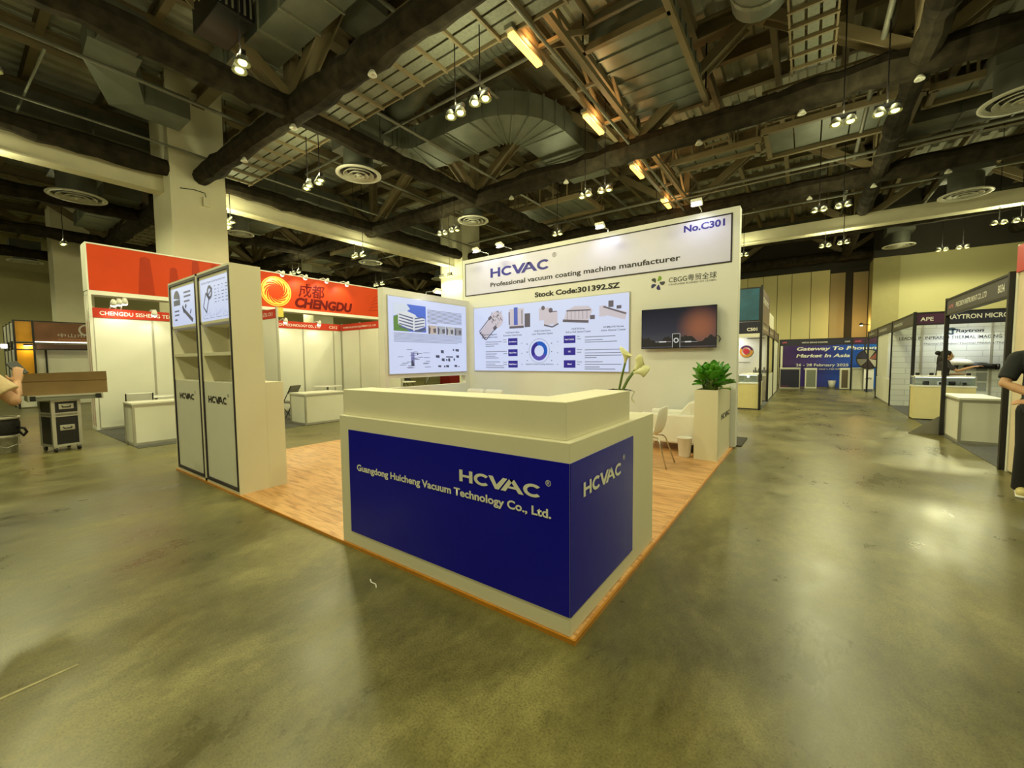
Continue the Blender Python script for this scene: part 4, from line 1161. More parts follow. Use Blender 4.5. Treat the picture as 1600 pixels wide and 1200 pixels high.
# ------------------------------------------------------------------ orange stand at the left
def post(parent, x, y, z0, z1, m=ALU, w=.04, name='post'):
    return build(MB().box(x - w / 2, x + w / 2, y - w / 2, y + w / 2, z0, z1), name, m, parent)
xf = -11.65
gan = thing('banner_gantry', 'long orange overhead banner with golden ring emblem on white towers', 'banner', (-11.84, 4.3, 0))
build(MB().box(-12.02, xf, .14, 8.6, 3.05, 4.04), 'banner_box', ORANGE, gan)
fb = MB().box(-12.04, xf + .012, .12, 8.62, 4.04, 4.07).box(-12.04, xf + .012, .12, 8.62, 2.96, 3.05).box(-12.04, xf + .012, .11, .14, 3.05, 4.04)
build(fb, 'white_edge', PANEL, gan)
for yy in (.14, 8.5):
    for q in (-12.03, -11.84, xf):
        post(gan, q, yy, 0, 2.96, PANEL, .05, 'tower_post')
    for q in (-11.935, -11.745):
        build(MB().box(q - .055, q + .055, yy - .01, yy + .01, .08, 2.4), 'tower_infill', RED, gan)
    build(MB().box(-12.05, xf + .02, yy - .03, yy + .03, 0, .06), 'tower_foot', PANEL, gan)
pl = Plane((xf, 0, 0), Yv)
ring = MB(); pl.disc(ring, (4.0, 3.516), .43, 40, .4, l=.004)
pl.disc(ring, (4.0, 3.516), .385, 48, .335, l=.0042)
for i in range(12):
    a = 2 * math.pi * i / 12
    for j in range(6):
        q0, q1 = j / 6, (j + 1) / 6
        def edge(q, k):
            r = .338 - .135 * q ** .9
            t_ang = a - .95 * q + (k * .3 * (1 - q) ** .9)
            return (4.0 + r * math.cos(t_ang), 3.516 + r * math.sin(t_ang))
        pl.poly(ring, [edge(q0, 0), edge(q0, 1), edge(q1, 1), edge(q1, 0)], .0044)
build(ring, 'ring_emblem', GOLD, gan, label='golden swirling ring emblem')
lettering('成都', MAROON, gan, (xf, 4.64, 3.475), Yv, width=.86, cap=.32, bold=.02, shear=.1, label='dark red Chinese lettering')
lettering('CHENGDU', MAROON, gan, (xf, 4.53, 3.11), Yv, width=1.93, cap=.31, bold=.055, shear=.2, label='bold dark red city lettering')
pr_ = MB()
for y0, y1, zt in ((.95, 1.25, 3.9), (1.5, 1.75, 3.75), (1.95, 2.2, 4.0), (2.35, 2.6, 3.98)):
    pl.poly(pr_, [(y0, 3.06), (y1, 3.06), (y1 - .06, zt), ((y0 + y1) / 2, zt + .04), (y0 + .06, zt)], .003)
for i in range(5):
    pl.line(pr_, (7.1 + .05 * i, 3.25 + .1 * i), (7.55, 3.3 + .14 * i), .03, .003)
build(pr_, 'tonal_print', mat('tonal_orange', (172, 48, 12), .5, spec=.2), gan)

def shell_panel_x(parent, x, y0, y1, z0, z1, step=1.0):      # wall lying along y, panels facing +x
    y = y0
    while y < y1 - .01:
        e = min(y + step, y1)
        build(MB().box(x - .02, x + .01, y + .02, e - .02, z0, z1), 'wall_panel', PANEL, parent)
        y = e
def shell_panel_y(parent, y, x0, x1, z0, z1, step=1.0):
    x = x1
    while x > x0 + .01:
        e = max(x - step, x0)
        build(MB().box(e + .02, x - .02, y - .015, y + .015, z0, z1), 'wall_panel', PANEL, parent)
        x = e
b1 = thing('shell_booth', 'shell scheme booth with red fascia below the orange banner, left of the display rack', 'booth', (-11, 1.4, 0))
shell_panel_x(b1, xf - .03, .17, 2.75, .05, 2.47)
for yy in (.17, 1.17, 2.17): post(b1, xf - .03, yy, 0, 2.7)
build(MB().box(xf - .05, xf, .17, 2.75, 2.47, 2.68), 'fascia_board', RED, b1)
build(MB().box(xf - .06, xf + .01, .17, 2.75, 0, .05), 'floor_rail', ALU, b1)
lettering('CHENGDU SISHENG TECHNOLOGY CO., LTD', WHITEV, b1, (xf, .28, 2.53), Yv, width=2.35, cap=.085, bold=.01, label='white booth lettering')
b2 = thing('shell_booth', 'shell scheme booth with red fascia right of the rack, under the golden ring', 'booth', (-10.5, 4.4, 0))
shell_panel_x(b2, xf - .03, 2.75, 6.03, .05, 2.47)
for yy in (2.77, 3.75, 4.75, 5.75): post(b2, xf - .03, yy, 0, 2.5)
build(MB().box(xf - .05, xf, 2.75, 6.03, 2.47, 2.68), 'fascia_board', RED, b2)
lettering('COMMUNICATION TECHNOLOGY CO., LTD', WHITEV, b2, (xf, 3.35, 2.53), Yv, width=1.95, cap=.075, bold=.01, label='white booth lettering')
lettering('C312', WHITEV, b2, (xf, 5.6, 2.53), Yv, width=.28, cap=.085, bold=.01, name='booth_number')
shell_panel_y(b2, 2.75, -11.65, -8.95, .05, 2.47)
for q in (-10.0, -8.95): post(b2, q, 2.75, 0, 2.72)
build(MB().box(-11.6, -8.97, 2.725, 2.75, 2.47, 2.68), 'fascia_board', RED, b2)
lettering('TECHNOLOGY CO., LTD. C311', WHITEV, b2, (-10.6, 2.725, 2.53), X, width=1.5, cap=.08, bold=.01, label='white booth lettering')
shell_panel_y(b2, 6.03, -11.6, -8.65, .05, 2.47)
for q in (-11.62, -10.62, -9.62, -8.65): post(b2, q, 6.03, 0, 2.7)
build(MB().box(-11.6, -8.67, 6.0, 6.03, 2.47, 2.68), 'fascia_board', RED, b2)
lettering('COMMUNICATION EQUIPMENT CO., LTD', WHITEV, b2, (-11.5, 6.0, 2.54), X, width=1.75, cap=.05, bold=.01, label='white booth lettering')
lettering('C310', WHITEV, b2, (-9.6, 6.0, 2.53), X, width=.4, cap=.1, bold=.01, name='booth_number')
build(MB().box(-9.02, -8.95, 2.76, 2.9, 2.5, 2.72), 'yellow_tag', mat('yellow_card', (236, 214, 96), .6), b2)
build(MB().box(-9.95, -9.9, 2.72, 2.735, 1.0, 1.12), 'socket', PLAST, b2)
b3 = thing('shell_booth', 'shell scheme booth seen through the slot of the side wall', 'booth', (-10.5, 7.4, 0))
shell_panel_x(b3, xf - .03, 6.05, 8.6, .05, 2.47)
for yy in (7.03, 8.58): post(b3, xf - .03, yy, 0, 2.5)
cp = build(MB().box(-11.63, -8.3, .09, 8.6, 0, .006), 'carpet', CARPET)
tag(cp, 'grey carpet laid under the red fascia booths', 'carpet')

def info_counter(label, x0, x1, y0, y1, z=.76, m=PANEL, grp=None):
    t = thing('info_counter', label, 'counter', ((x0 + x1) / 2, (y0 + y1) / 2, .006), grp)
    w = .035
    for xx in (x0 + w / 2, x1 - w / 2):
        for yy in (y0 + w / 2, y1 - w / 2): post(t, xx, yy, .006, z - .03, ALU, w)
    for zz in (.03, z - .05):
        for q0, q1 in ((y0 + .004, y0 + .03), (y1 - .03, y1 - .004)): build(MB().box(x0 + w, x1 - w, q0, q1, zz - .024, zz + .018), 'rail', ALU, t)
        for q0, q1 in ((x0 + .004, x0 + .03), (x1 - .03, x1 - .004)): build(MB().box(q0, q1, y0 + w, y1 - w, zz - .024, zz + .018), 'rail', ALU, t)
    build(MB().box(x0 + w, x1 - w, y0 + .012, y0 + .02, .05, z - .07), 'side_panel', m, t)
    build(MB().box(x0 + w, x1 - w, y1 - .02, y1 - .012, .05, z - .07), 'side_panel', m, t)
    build(MB().box(x1 - .02, x1 - .012, y0 + w, y1 - w, .05, z - .07), 'front_panel', m, t)
    build(MB().box(x0 + .012, x0 + .02, y0 + w, y1 - w, .05, z - .07), 'back_panel', m, t)
    build(MB().box(x0 - .005, x1 + .005, y0 - .005, y1 + .005, z - .03, z), 'counter_top', PANEL, t)
    return t
info_counter('white info counter left of the display rack, on grey carpet', -9.17, -8.61, .1, 1.1)
info_counter('white info counter between the display rack and the reception counter', -9.03, -8.33, 3.0, 4.0, .73)
def bistro(label, x, y, z=.72, r=.42):
    t = thing('round_table', label, 'table', (x, y, .006), 'white round booth tables')
    build(MB().lathe([(.001, z - .025), (r - .01, z - .025), (r, z - .012), (r - .01, z), (.001, z)], (x, y, 0), 28), 'table_top', PLAST, t, True)
    build(MB().tube([(x, y, .02), (x, y, z - .02)], .03, 10), 'stem', CHROME, t, True)
    build(MB().lathe([(.001, .006), (.22, .006), (.2, .025), (.03, .04), (.001, .04)], (x, y, 0), 20), 'foot', CHROME, t, True)
bistro('white round table behind the counter left of the rack', -11.0, 1.0)
bistro('white round table behind the counter right of the rack', -11.0, 5.1)
bistro('white round table seen through the side wall slot', -10.4, 7.55, .75)
def folding_chair(label, x, y, a, seat_m=BLK):
    t = thing('folding_chair', label, 'chair', (0, 0, 0), 'folding booth chairs')
    for s in (-1, 1):
        build(MB().tube([(s * .2, .24, .006), (s * .2, -.2, .86)], .011, 6), 'leg', BLK, t)
        build(MB().tube([(s * .18, -.24, .006), (s * .18, .16, .46)], .011, 6), 'leg', BLK, t)
    build(MB().box(-.19, .19, -.17, .2, .43, .46), 'seat', seat_m, t)
    build(MB().prism([(-.19, -.13, .66), (.19, -.13, .66), (.19, -.195, .86), (-.19, -.195, .86)], (0, .015, .01)), 'backrest', seat_m, t)
    t.location = (x, y, 0); t.rotation_euler = (0, 0, a)
    return t
folding_chair('pale folding chair behind the counter left of the rack', -10.0, .5, 1.4, PLAST)
folding_chair('dark folding chair left of the counter in the gap beside the rack', -9.7, 3.3, 2.1, GREYP)
folding_chair('grey folding chair seen in the middle of the slot', -10.3, 8.35, 2.6, GREYP)
folding_chair('dark folding chair seen at the right of the slot', -11.0, 8.4, -1.2)
bn2 = thing('waste_bin', 'small white bin on grey carpet just right of the display rack', 'bin', (-11.2, 4.25, .006))
build(MB().lathe([(.001, .006), (.12, .006), (.15, .33), (.155, .33), (.12, .02), (.001, .02)], (-11.2, 4.25, 0), 18), 'body', PLAST, bn2, True)
rb_ = thing('red_crate', 'dark red box standing at the right end of the slot view', 'box', (-9.6, 9.0, 0))
build(MB().box(-9.85, -9.35, 8.75, 9.25, 0, 1.15), 'body', MAROON, rb_)
build(MB().box(-9.87, -9.33, 8.73, 9.27, 1.15, 1.2), 'lid', BLK, rb_)

def spot(label, wall_pt, head, aim, power=12, m=PLAST, grp='small white booth spotlights'):
    t = thing('booth_spotlight', label, 'lamp', wall_pt, grp)
    p = Vector(wall_pt); h = Vector(head); aim = Vector(aim).normalized()
    build(MB().tube([p, (p + h) / 2 + Vector((0, 0, .05)), h], .012, 6), 'arm', PLAST, t)
    build(MB().tube([h - aim * .07, h, h + aim * .05], [.03, .055, .06], 12), 'head', m, t, True)
    build(MB().ball(h + aim * .05, .055, 10, 6), 'bulb', LEDW, t, True)
    lamp_light('spot_lamp', h + aim * .12, power, (1, .93, .72), t, .04, 110, aim, .6)
LEDW = mat('warm_bulb', (255, 248, 220), .3, var=0, emit=12)
for i, (y, w) in enumerate([(4.0, 'above the golden ring'), (4.66, 'above the first Chinese character'), (5.33, 'above the bold city lettering'), (6.02, 'right of the city lettering')]):
    spot('small white spotlight on the orange banner top, ' + w, (xf, y, 4.07), (-11.2, y, 3.98), (-.75, 0, -.7), 12)
for y, w in ((4.07, 'left on the red fascia under the golden ring'), (5.08, 'in the middle of the red fascia under the city lettering')):
    spot('small white spotlight ' + w, (xf, y, 2.68), (-11.3, y, 2.66), (-.4, 0, -.9), 6)
for y, w in ((.45, 'first'), (.54, 'second'), (.63, 'third')):
    spot('%s of the three spotlights bunched at the left end of the red fascia' % w, (xf, y, 2.68), (-11.3, y, 2.78 + (y - .45) * .3), (-.5, .1, -.8), 4)
spot('small white spotlight on the red fascia, just left of the rack', (xf, 1.13, 2.68), (-11.3, 1.13, 2.62), (-.4, 0, -.9), 5)
spot('small white spotlight beside the right post of the red fascia booth', (-9.3, 6.0, 2.47), (-9.3, 5.85, 2.45), (0, -.2, -1), 5)

# ------------------------------------------------------------------ flight case with trolley top and carton
fcs = thing('flight_case', 'black flight case on castors with silver edges and a flat lid, at the left', 'case', (0, 0, 0))
w2, d2 = .168, .22
build(MB().box(-d2, d2, -w2, w2, .1, .6), 'lower_case', BLK, fcs)
build(MB().box(-d2, d2, -w2, w2, .64, .86), 'upper_case', BLK, fcs)
ed = MB()
for z0, z1 in ((.09, .125), (.585, .655), (.835, .865)): ed.box(-d2 - .008, d2 + .008, -w2 - .008, w2 + .008, z0, z1)
build(ed.box(-d2 - .008, d2 + .008, -w2 - .008, w2 + .008, .6, .64), 'edge_band', ALU, fcs)
for sx in (-1, 1):
    for sy in (-1, 1):
        x, y = sx * (d2 - .012), sy * (w2 - .012)
        build(MB().box(x - .022, x + .022, y - .022, y + .022, .09, .865), 'corner_profile', ALU, fcs)
        c = build(MB().box(x * .9 - .025, x * .9 + .025, y * .9 - .025, y * .9 + .025, .06, .09), 'caster_fork', ALU, fcs)
        build(MB().tube([(x * .9, y * .9 - .015, .04), (x * .9, y * .9 + .015, .04)], .04, 14), 'caster_wheel', BLK, c)
for z in (.4, .755):
    hd = build(MB().box(d2 + .001, d2 + .012, -.09, .09, z - .045, z + .045), 'handle_plate', ALU, fcs, bevel=.004)
    build(MB().tube([(d2 + .014, -.05, z + .01), (d2 + .03, -.045, z - .01), (d2 + .03, .045, z - .01), (d2 + .014, .05, z + .01)], .008, 6), 'handle', BLK, hd)
fcs.location = (-9.3, -.67, 0); fcs.rotation_euler = (0, 0, math.radians(12))
ld = thing('case_lid', 'flat grey case lid laid across the top of the flight case', 'lid', (-9.2, -.62, .866))
build(MB().box(-9.45, -8.97, -1.03, -.2, .868, .95), 'board', GREYP, ld)
build(MB().box(-9.46, -8.955, -1.04, -.19, .93, .96).box(-9.46, -8.955, -1.04, -1.02, .862, .93).box(-9.46, -8.955, -.21, -.19, .862, .93), 'edge_band', ALU, ld)
for yy in (-.99, -.25): build(MB().box(-8.955, -8.935, yy - .03, yy + .03, .87, .95), 'corner_latch', BLK, ld)
cbx = thing('cardboard_box', 'long open brown cardboard box lying on the flight case lid', 'box', (-9.2, -.64, .96))
b = MB().box(-9.42, -9.02, -1.16, -.12, .96, .97).box(-9.04, -9.02, -1.16, -.12, .97, 1.18).box(-9.42, -9.4, -1.16, -.12, .97, 1.18).box(-9.4, -9.04, -1.16, -1.15, .97, 1.18).box(-9.4, -9.04, -.13, -.12, .97, 1.18)
build(b, 'carton', CARD, cbx)
build(MB().prism([(-9.02, -1.08, 1.18), (-9.02, -.12, 1.18), (-8.99, -.13, 1.33), (-8.99, -1.05, 1.31)], (.012, 0, 0)), 'flap', CARD, cbx)
build(MB().prism([(-9.42, -1.1, 1.18), (-9.42, -.14, 1.18), (-9.5, -.15, 1.28), (-9.5, -1.08, 1.28)], (-.012, 0, 0)), 'flap', CARD, cbx)

# bucket and tool bag at the left edge
bk = thing('bucket', 'scuffed white plastic bucket on the floor at the left edge', 'bucket', (-9.75, -1.25, 0))
build(MB().lathe([(.001, 0), (.12, 0), (.14, .26), (.152, .26), (.152, .3), (.14, .3), (.13, .03), (.001, .03)], (-9.75, -1.25, 0), 22), 'body', mat('scuffed_plastic', (206, 202, 188), .5, var=.35, scale=14), bk, True)
build(MB().tube([(-9.75, -1.4, .27), (-9.62, -1.4, .16), (-9.58, -1.25, .1), (-9.62, -1.1, .16), (-9.75, -1.1, .27)], .005, 6), 'handle', ALU, bk)
bag = thing('tool_bag', 'dark tool bag with pale rim sitting on the white bucket', 'bag', (-9.75, -1.25, .3))
build(MB().lathe([(.001, .305), (.15, .305), (.17, .36), (.175, .5), (.16, .56), (.001, .56)], (-9.75, -1.25, 0), 18), 'pouch', mat('dark_cloth', (44, 40, 40), .85, var=.4, scale=18), bag, True)
build(MB().lathe([(.15, .56), (.178, .565), (.18, .6), (.15, .6)], (-9.75, -1.25, 0), 18), 'rim', mat('pale_trim', (196, 190, 170), .6), bag, True)
build(MB().tube([(-9.62, -1.12, .42), (-9.56, -1.05, .4), (-9.55, -1.03, .34), (-9.6, -1.06, .28), (-9.65, -1.1, .34)], .02, 8), 'cable_coil', BLK, bag, True)

# ------------------------------------------------------------------ far booths at the left
AMB = mat('amber_panel', (226, 158, 22), .35, var=.06)
ab = thing('amber_booth', 'distant black-framed booth with amber corner panel and brown header, far left', 'booth', (-20.5, 1, 0))
xa = -20.0
build(MB().box(xa - .04, xa - .01, -.34, .02, 2.22, 2.88), 'amber_panel', AMB, ab)
build(MB().box(xa - .04, xa - .01, -.34, .02, .9, 2.15), 'amber_panel', AMB, ab)
build(MB().box(xa - .04, xa - .01, -.34, .02, .05, .9), 'skirting_panel', PANEL, ab)
build(MB().box(xa - .04, xa, .07, 2.6, 2.25, 2.88), 'header_sign', mat('brown_header', (122, 78, 50), .45, var=.35, scale=1.2), ab)
build(MB().box(xa - .04, xa, .07, 2.6, 1.98, 2.15), 'fascia_board', mat('dark_fascia', (86, 62, 58), .45), ab)
build(MB().box(xa - .02, xa + .03, .07, 2.6, 2.2, 2.23), 'light_strip', mat('led_strip', (255, 250, 236), .3, var=0, emit=3), ab)
for z in (2.9, 2.18, 1.96): build(MB().box(xa - .03, xa + .015, -.38, 2.6, z - .015, z + .02), 'frame_rail', BLK, ab)
for yy in (-.36, .045, 2.6): post(ab, xa, yy, 0, 2.92, BLK, .05)
for yy in (.35, 1.7): post(ab, xa - .5, yy, 0, 1.97, BLK, .045)
build(MB().box(xa - .56, xa - .53, .05, 2.6, .05, 1.96), 'back_panel', PANEL, ab)
for k, q in enumerate((-21.0, -22.2, -23.4)): post(ab, q, -.36, 0, 2.9, BLK, .06)
for q0, q1 in ((-20.95, -20.05), (-22.15, -21.05), (-23.35, -22.25)):
    build(MB().box(q0, q1, -.37, -.35, .05, 1.95), 'side_panel', PANEL, ab)
    build(MB().box(q0, q1, -.37, -.35, 2.25, 2.85), 'side_panel', PANEL, ab)
pl = Plane((xa, 0, 0), Yv)
g = MB(); pl.disc(g, (1.3, 2.66), .2, 24, .15, l=.004); build(g, 'wreath_emblem', mat('silver_print', (190, 186, 178), .4), ab)
lettering('中山市光电产业', mat('silver_print', (190, 186, 178), .4), ab, (xa, .6, 2.4), Yv, width=1.6, cap=.1, label='pale Chinese lettering')
lettering('ZHONGSHAN PHOTOELECTRIC INDUSTRY', mat('copper_print', (206, 140, 96), .4), ab, (xa, .6, 2.29), Yv, width=1.7, cap=.05, name='small_lettering')
cl_ = build(MB().box(xa + .1, xa + .2, -.2, 0, 2.08, 2.13).box(xa, xa + .1, -.11, -.09, 2.1, 2.12), 'added_lamp_head', BLK, ab)  # lamp head added to put a warm glow on the amber panel
build(MB().box(xa + .11, xa + .19, -.19, -.01, 2.072, 2.08), 'lens', LEDE, cl_)
lamp_light('added_amber_lamp', (xa + .15, -.1, 2.04), 5, (1, .85, .4), ab, .05)
rs = thing('shell_booth', 'pale booth panel with small red sign beside the amber booth', 'booth', (-17.5, 1.4, 0))
build(MB().box(-17.53, -17.5, 1.25, 2.4, 0, 2.42), 'wall_panel', PANEL, rs)
build(MB().box(-17.5, -17.47, 1.2, 2.4, 2.2, 2.55), 'fascia_board', RED, rs)
lettering('CHENGDU', WHITEV, rs, (-17.47, 1.35, 2.34), Yv, width=.5, cap=.06, bold=.01)
wl = thing('wall_washer', 'white glowing lamp head on a black post at the far left edge', 'lamp', (-21.0, -.42, 2.1))
build(MB().box(-21.1, -20.9, -.62, -.45, 2.0, 2.16), 'casing', PLAST, wl, bevel=.02)
build(MB().box(-20.9, -20.89, -.6, -.47, 2.02, 2.14), 'lens', LEDE, wl)
build(MB().tube([(-21.0, -.46, 2.08), (-21.0, -.38, 2.08)], .02, 8), 'bracket', BLK, wl)

# ------------------------------------------------------------------ black-framed booths along the right aisle
xr = 3.0
PURP = mat('purple_fascia', (70, 26, 66), .4, var=.3, scale=1.5)
GREYF = mat('charcoal_fascia', (72, 68, 72), .45, var=.12)
DNAVY = mat('dark_navy_fascia', (26, 24, 52), .4, var=.1)
def brick_graphic():
    m, nt, b = nodes_mat('white_brick_print')
    L = nt.links.new
    tc = nt.nodes.new('ShaderNodeTexCoord'); mp = nt.nodes.new('ShaderNodeMapping'); mp.inputs['Rotation'].default_value = (math.radians(90), 0, 0)
    L(tc.outputs['Object'], mp.inputs[0])
    br = nt.nodes.new('ShaderNodeTexBrick'); br.inputs['Scale'].default_value = 1; br.inputs['Brick Width'].default_value = .6; br.inputs['Row Height'].default_value = .16; br.inputs['Mortar Size'].default_value = .008
    br.inputs['Color1'].default_value = lin((214, 218, 214)); br.inputs['Color2'].default_value = lin((204, 208, 206)); br.inputs['Mortar'].default_value = lin((176, 182, 182))
    L(mp.outputs[0], br.inputs['Vector']); L(br.outputs[0], b.inputs['Base Color']); b.inputs['Roughness'].default_value = .35
    return m
BRICK = brick_graphic()
def fascia_y(parent, y0, y1, z0, z1, m, x=xr):
    build(MB().box(x - .015, x + .015, y0, y1, z0, z1), 'fascia_board', m, parent)
    for z in (z0, z1): build(MB().box(x - .025, x + .025, y0, y1, z - .015, z + .015), 'fascia_rail', BLK, parent)
nb = thing('shell_booth', 'nearest black-framed booth at the right with charcoal fascia and white counter', 'booth', (4.2, 7.4, 0))
for yy in (6.0, 8.85): post(nb, xr, yy, 0, 2.49, BLK, .055)
fascia_y(nb, 6.03, 8.82, 2.19, 2.46, GREYF)
WF = (-1, 0, 0)
NY = (0, -1, 0)
lettering('APE', mat('pink_print', (196, 120, 130), .4), nb, (xr - .015, 8.7, 2.29), NY, width=.3, cap=.06, bold=.02, name='lettering')
lettering('PRECISION INSTRUMENT CO., LTD', WHITEV, nb, (xr - .015, 8.25, 2.28), NY, width=1.45, cap=.08, bold=.01, label='pale booth lettering')
lettering('B034', WHITEV, nb, (xr - .015, 6.38, 2.27), NY, width=.22, cap=.1, bold=.01, name='booth_number')
build(MB().box(3.5, 6.0, 8.87, 8.9, 2.42, 2.58), 'ceiling_banner', PANEL, nb)
rcp = build(MB().box(3.0, 7.5, 5.95, 14.6, 0, .006), 'carpet', CARPET)
tag(rcp, 'dark grey carpet under the black-framed booths at the right', 'carpet')
info_counter('white info counter with silver edges in front of the thermal imaging booth', 3.03, 3.55, 8.0, 9.15, .76)
info_counter_r = bpy.data.objects[-1] if False else None
ramp_ = MB().prism([(2.54, 8.8, 0.004), (3.0, 8.93, 0.004), (3.0, 8.93, .36)], (.012, .03, 0))
tag(build(ramp_, 'leaning_board', mat('grey_board', (150, 146, 138), .6)), 'grey triangular board leaning against the white counter beside the aisle', 'board')
sb = thing('showcase_booth', 'black-framed thermal imaging booth with white brick backdrop at the right', 'booth', (4.5, 13, 0))
for yy in (11.6, 14.6): post(sb, xr, yy, 0, 2.49, BLK, .06)
post(sb, 6.0, 11.6, 0, 2.49, BLK, .06)
fascia_y(sb, 11.64, 14.56, 2.19, 2.46, GREYF)
lettering('RAYTRON MICROELECTRONICS', WHITEV, sb, (xr - .015, 14.3, 2.28), NY, width=1.3, cap=.07, bold=.01)
build(MB().box(3.03, 3.5, 11.585, 11.615, 2.19, 2.46), 'fascia_board', PURP, sb)
build(MB().box(3.5, 5.97, 11.585, 11.615, 2.19, 2.46), 'fascia_board', DNAVY, sb)
for z in (2.19, 2.46): build(MB().box(3.03, 5.97, 11.57, 11.63, z - .015, z + .015), 'fascia_rail', BLK, sb)
lettering('APE', WHITEV, sb, (3.09, 11.585, 2.27), X, width=.22, cap=.09, bold=.02)
lettering('RAYTRON MICROELECTRONICS', WHITEV, sb, (3.54, 11.585, 2.285), X, width=1.66, cap=.1, bold=.02, label='white booth lettering')
build(MB().box(3.0, 6.4, 14.55, 14.6, .02, 2.42), 'back_wall', BRICK, sb)
for q in (3.62, 4.95): build(MB().box(q - .02, q + .02, 14.53, 14.55, .02, 2.42), 'panel_joint', ALU, sb)
lettering('LEADER IN INFRARED THERMAL IMAGING TECHNOLOGY', mat('slate_print', (70, 76, 82), .4), sb, (3.14, 14.55, 1.93), X, width=2.75, cap=.085, bold=.015, label='grey slogan lettering')
lettering('Thermal Detector/Thermal Modules/Thermal Camera', mat('slate_print', (70, 76, 82), .4), sb, (3.65, 14.55, 1.78), X, width=2.0, cap=.05, shear=.2, name='small_lettering')
lettering('Raytron', mat('dark_slate_print', (44, 48, 56), .4), sb, (4.28, 14.55, 2.1), X, width=.52, cap=.09, bold=.03, shear=.15, label='dark logo lettering')
pl = Plane((0, 14.55, 0), X)
g = MB(); pl.disc(g, (4.2, 2.14), .1, 20, .06, .5, 5.2, .004); pl.rect(g, 4.14, 2.16, 4.32, 2.2, .004); pl.rect(g, 4.2, 2.06, 4.24, 2.2, .004); build(g, 'logo_mark', mat('teal_print', (50, 78, 96), .4), sb)
g = MB()
for i in range(3): pl.rect(g, 4.7, .5 + .27 * i, 4.9, .73 + .27 * i, .004)
build(g, 'leaflet_pocket', mat('smoke_grey', (150, 156, 156), .4), sb)
# thermal scope prop on the back wall
g = MB().tube([(4.45, 14.44, 1.2), (4.78, 14.44, 1.19), (4.92, 14.44, 1.17), (5.02, 14.44, 1.165)], [.07, .085, .07, .075], 12)
g.tube([(5.03, 14.44, 1.165), (5.08, 14.44, 1.16)], .085, 12)
scope = thing('display_scope', 'black and white long display scope mounted on the white brick wall', 'display model', (4.7, 14.44, 1.2))
build(g, 'barrel', BLK, scope, True)
build(MB().tube([(4.18, 14.44, 1.27), (4.3, 14.44, 1.29), (4.5, 14.44, 1.27), (4.62, 14.44, 1.24)], [.06, .095, .085, .05], 12), 'white_body', PLAST, scope, True)
build(MB().prism([(4.25, 14.43, 1.22), (4.35, 14.43, 1.22), (4.31, 14.43, 1.0)], (0, .03, 0)), 'grip', BLK, scope)
build(MB().tube([(4.6, 14.44, 1.2), (4.6, 14.55, 1.2)], .02, 8), 'wall_peg', BLK, scope)

def showcase(name, label, x0, x1, y0, y1, zt, zb_, base_m, glow):
    t = thing(name, label, 'showcase', ((x0 + x1) / 2, (y0 + y1) / 2, 0))
    build(MB().box(x0, x1, y0, y1, .03, zb_), 'cabinet', base_m, t)
    build(MB().box(x0 - .01, x1 + .01, y0 - .01, y1 + .01, zb_, zb_ + .035), 'display_deck', WHITE_L, t)
    build(MB().box(x0, x1, y0, y1, zt - .02, zt), 'top_rim', WHITE_L, t)
    build(MB().box(x0, x1, y0, y0 + .006, zb_ + .035, zt - .02), 'front_glass', GLASS, t)
    build(MB().box(x0, x0 + .006, y0 + .006, y1, zb_ + .035, zt - .02), 'side_glass', GLASS, t)
    build(MB().box(x1 - .006, x1, y0 + .006, y1, zb_ + .035, zt - .02), 'side_glass', GLASS, t)
    build(MB().box(x0, x1, y1 - .01, y1, zb_ + .035, zt - .02), 'back_board', PANEL, t)
    for xx in (x0, x1 - .02): build(MB().box(xx, xx + .02, y0 - .003, y0, zb_ + .03, zt), 'corner_post', ALU, t)
    build(MB().box(x0 + .02, x1 - .02, y0 + .05, y0 + .07, zt - .03, zt - .021), 'light_strip', glow, t)
    build(MB().box(x0 + .01, x1 - .01, y0 + .01, y1 - .01, .0, .03), 'plinth', BLK, t)
    return t
STRIP = mat('case_light', (250, 252, 255), .3, var=0, emit=4)
CREAM = mat('cream_laminate', (220, 208, 150), .5, var=.04)
showcase('glass_showcase', 'cream glass showcase at the front corner of the thermal imaging booth', 2.97, 3.95, 11.2, 11.55, 1.0, .76, CREAM, STRIP)
for i, (x, m_, lab) in enumerate([(3.2, BLK, 'small black camera module in the cream showcase, left'), (3.43, PLAST, 'pale device in the middle of the cream showcase'), (3.62, BLK, 'dark camera module in the cream showcase, right'), (3.8, ALU, 'silver box at the right end of the cream showcase')]):
    t = thing('camera_module', lab, 'device', (x, 11.4, .8), 'devices in the cream showcase')
    build(MB().box(x - .05, x + .05, 11.36, 11.44, .796, .88), 'body', m_, t, bevel=.006)
    build(MB().tube([(x, 11.36, .84), (x, 11.32, .84)], .028, 12), 'lens', BLK, t, True)
for i, (x, lab) in enumerate([(3.05, 'dark instrument on the showcase top, left end'), (3.28, 'dark instrument on the showcase top, second'), (3.4, 'small white stand on the showcase top before the woman'), (3.86, 'dark instrument on the showcase top, right end')]):
    t = thing('desk_instrument', lab, 'device', (x, 11.38, 1.0), 'instruments on the showcase')
    build(MB().box(x - .05, x + .05, 11.33, 11.43, 1.0, 1.02), 'foot', PLAST, t)
    build(MB().box(x - .03, x + .035, 11.35, 11.41, 1.02, 1.075 if i != 2 else 1.12), 'body', BLK if i != 2 else PLAST, t, bevel=.006)
fb2 = thing('shell_booth', 'third black-framed booth along the right aisle with white side wall', 'booth', (4, 17, 0))
for yy in (17.6, 20.4): post(fb2, xr, yy, 0, 2.49, BLK, .06)
fascia_y(fb2, 14.64, 17.56, 2.19, 2.46, GREYF); fascia_y(fb2, 17.64, 20.36, 2.19, 2.46, GREYF)
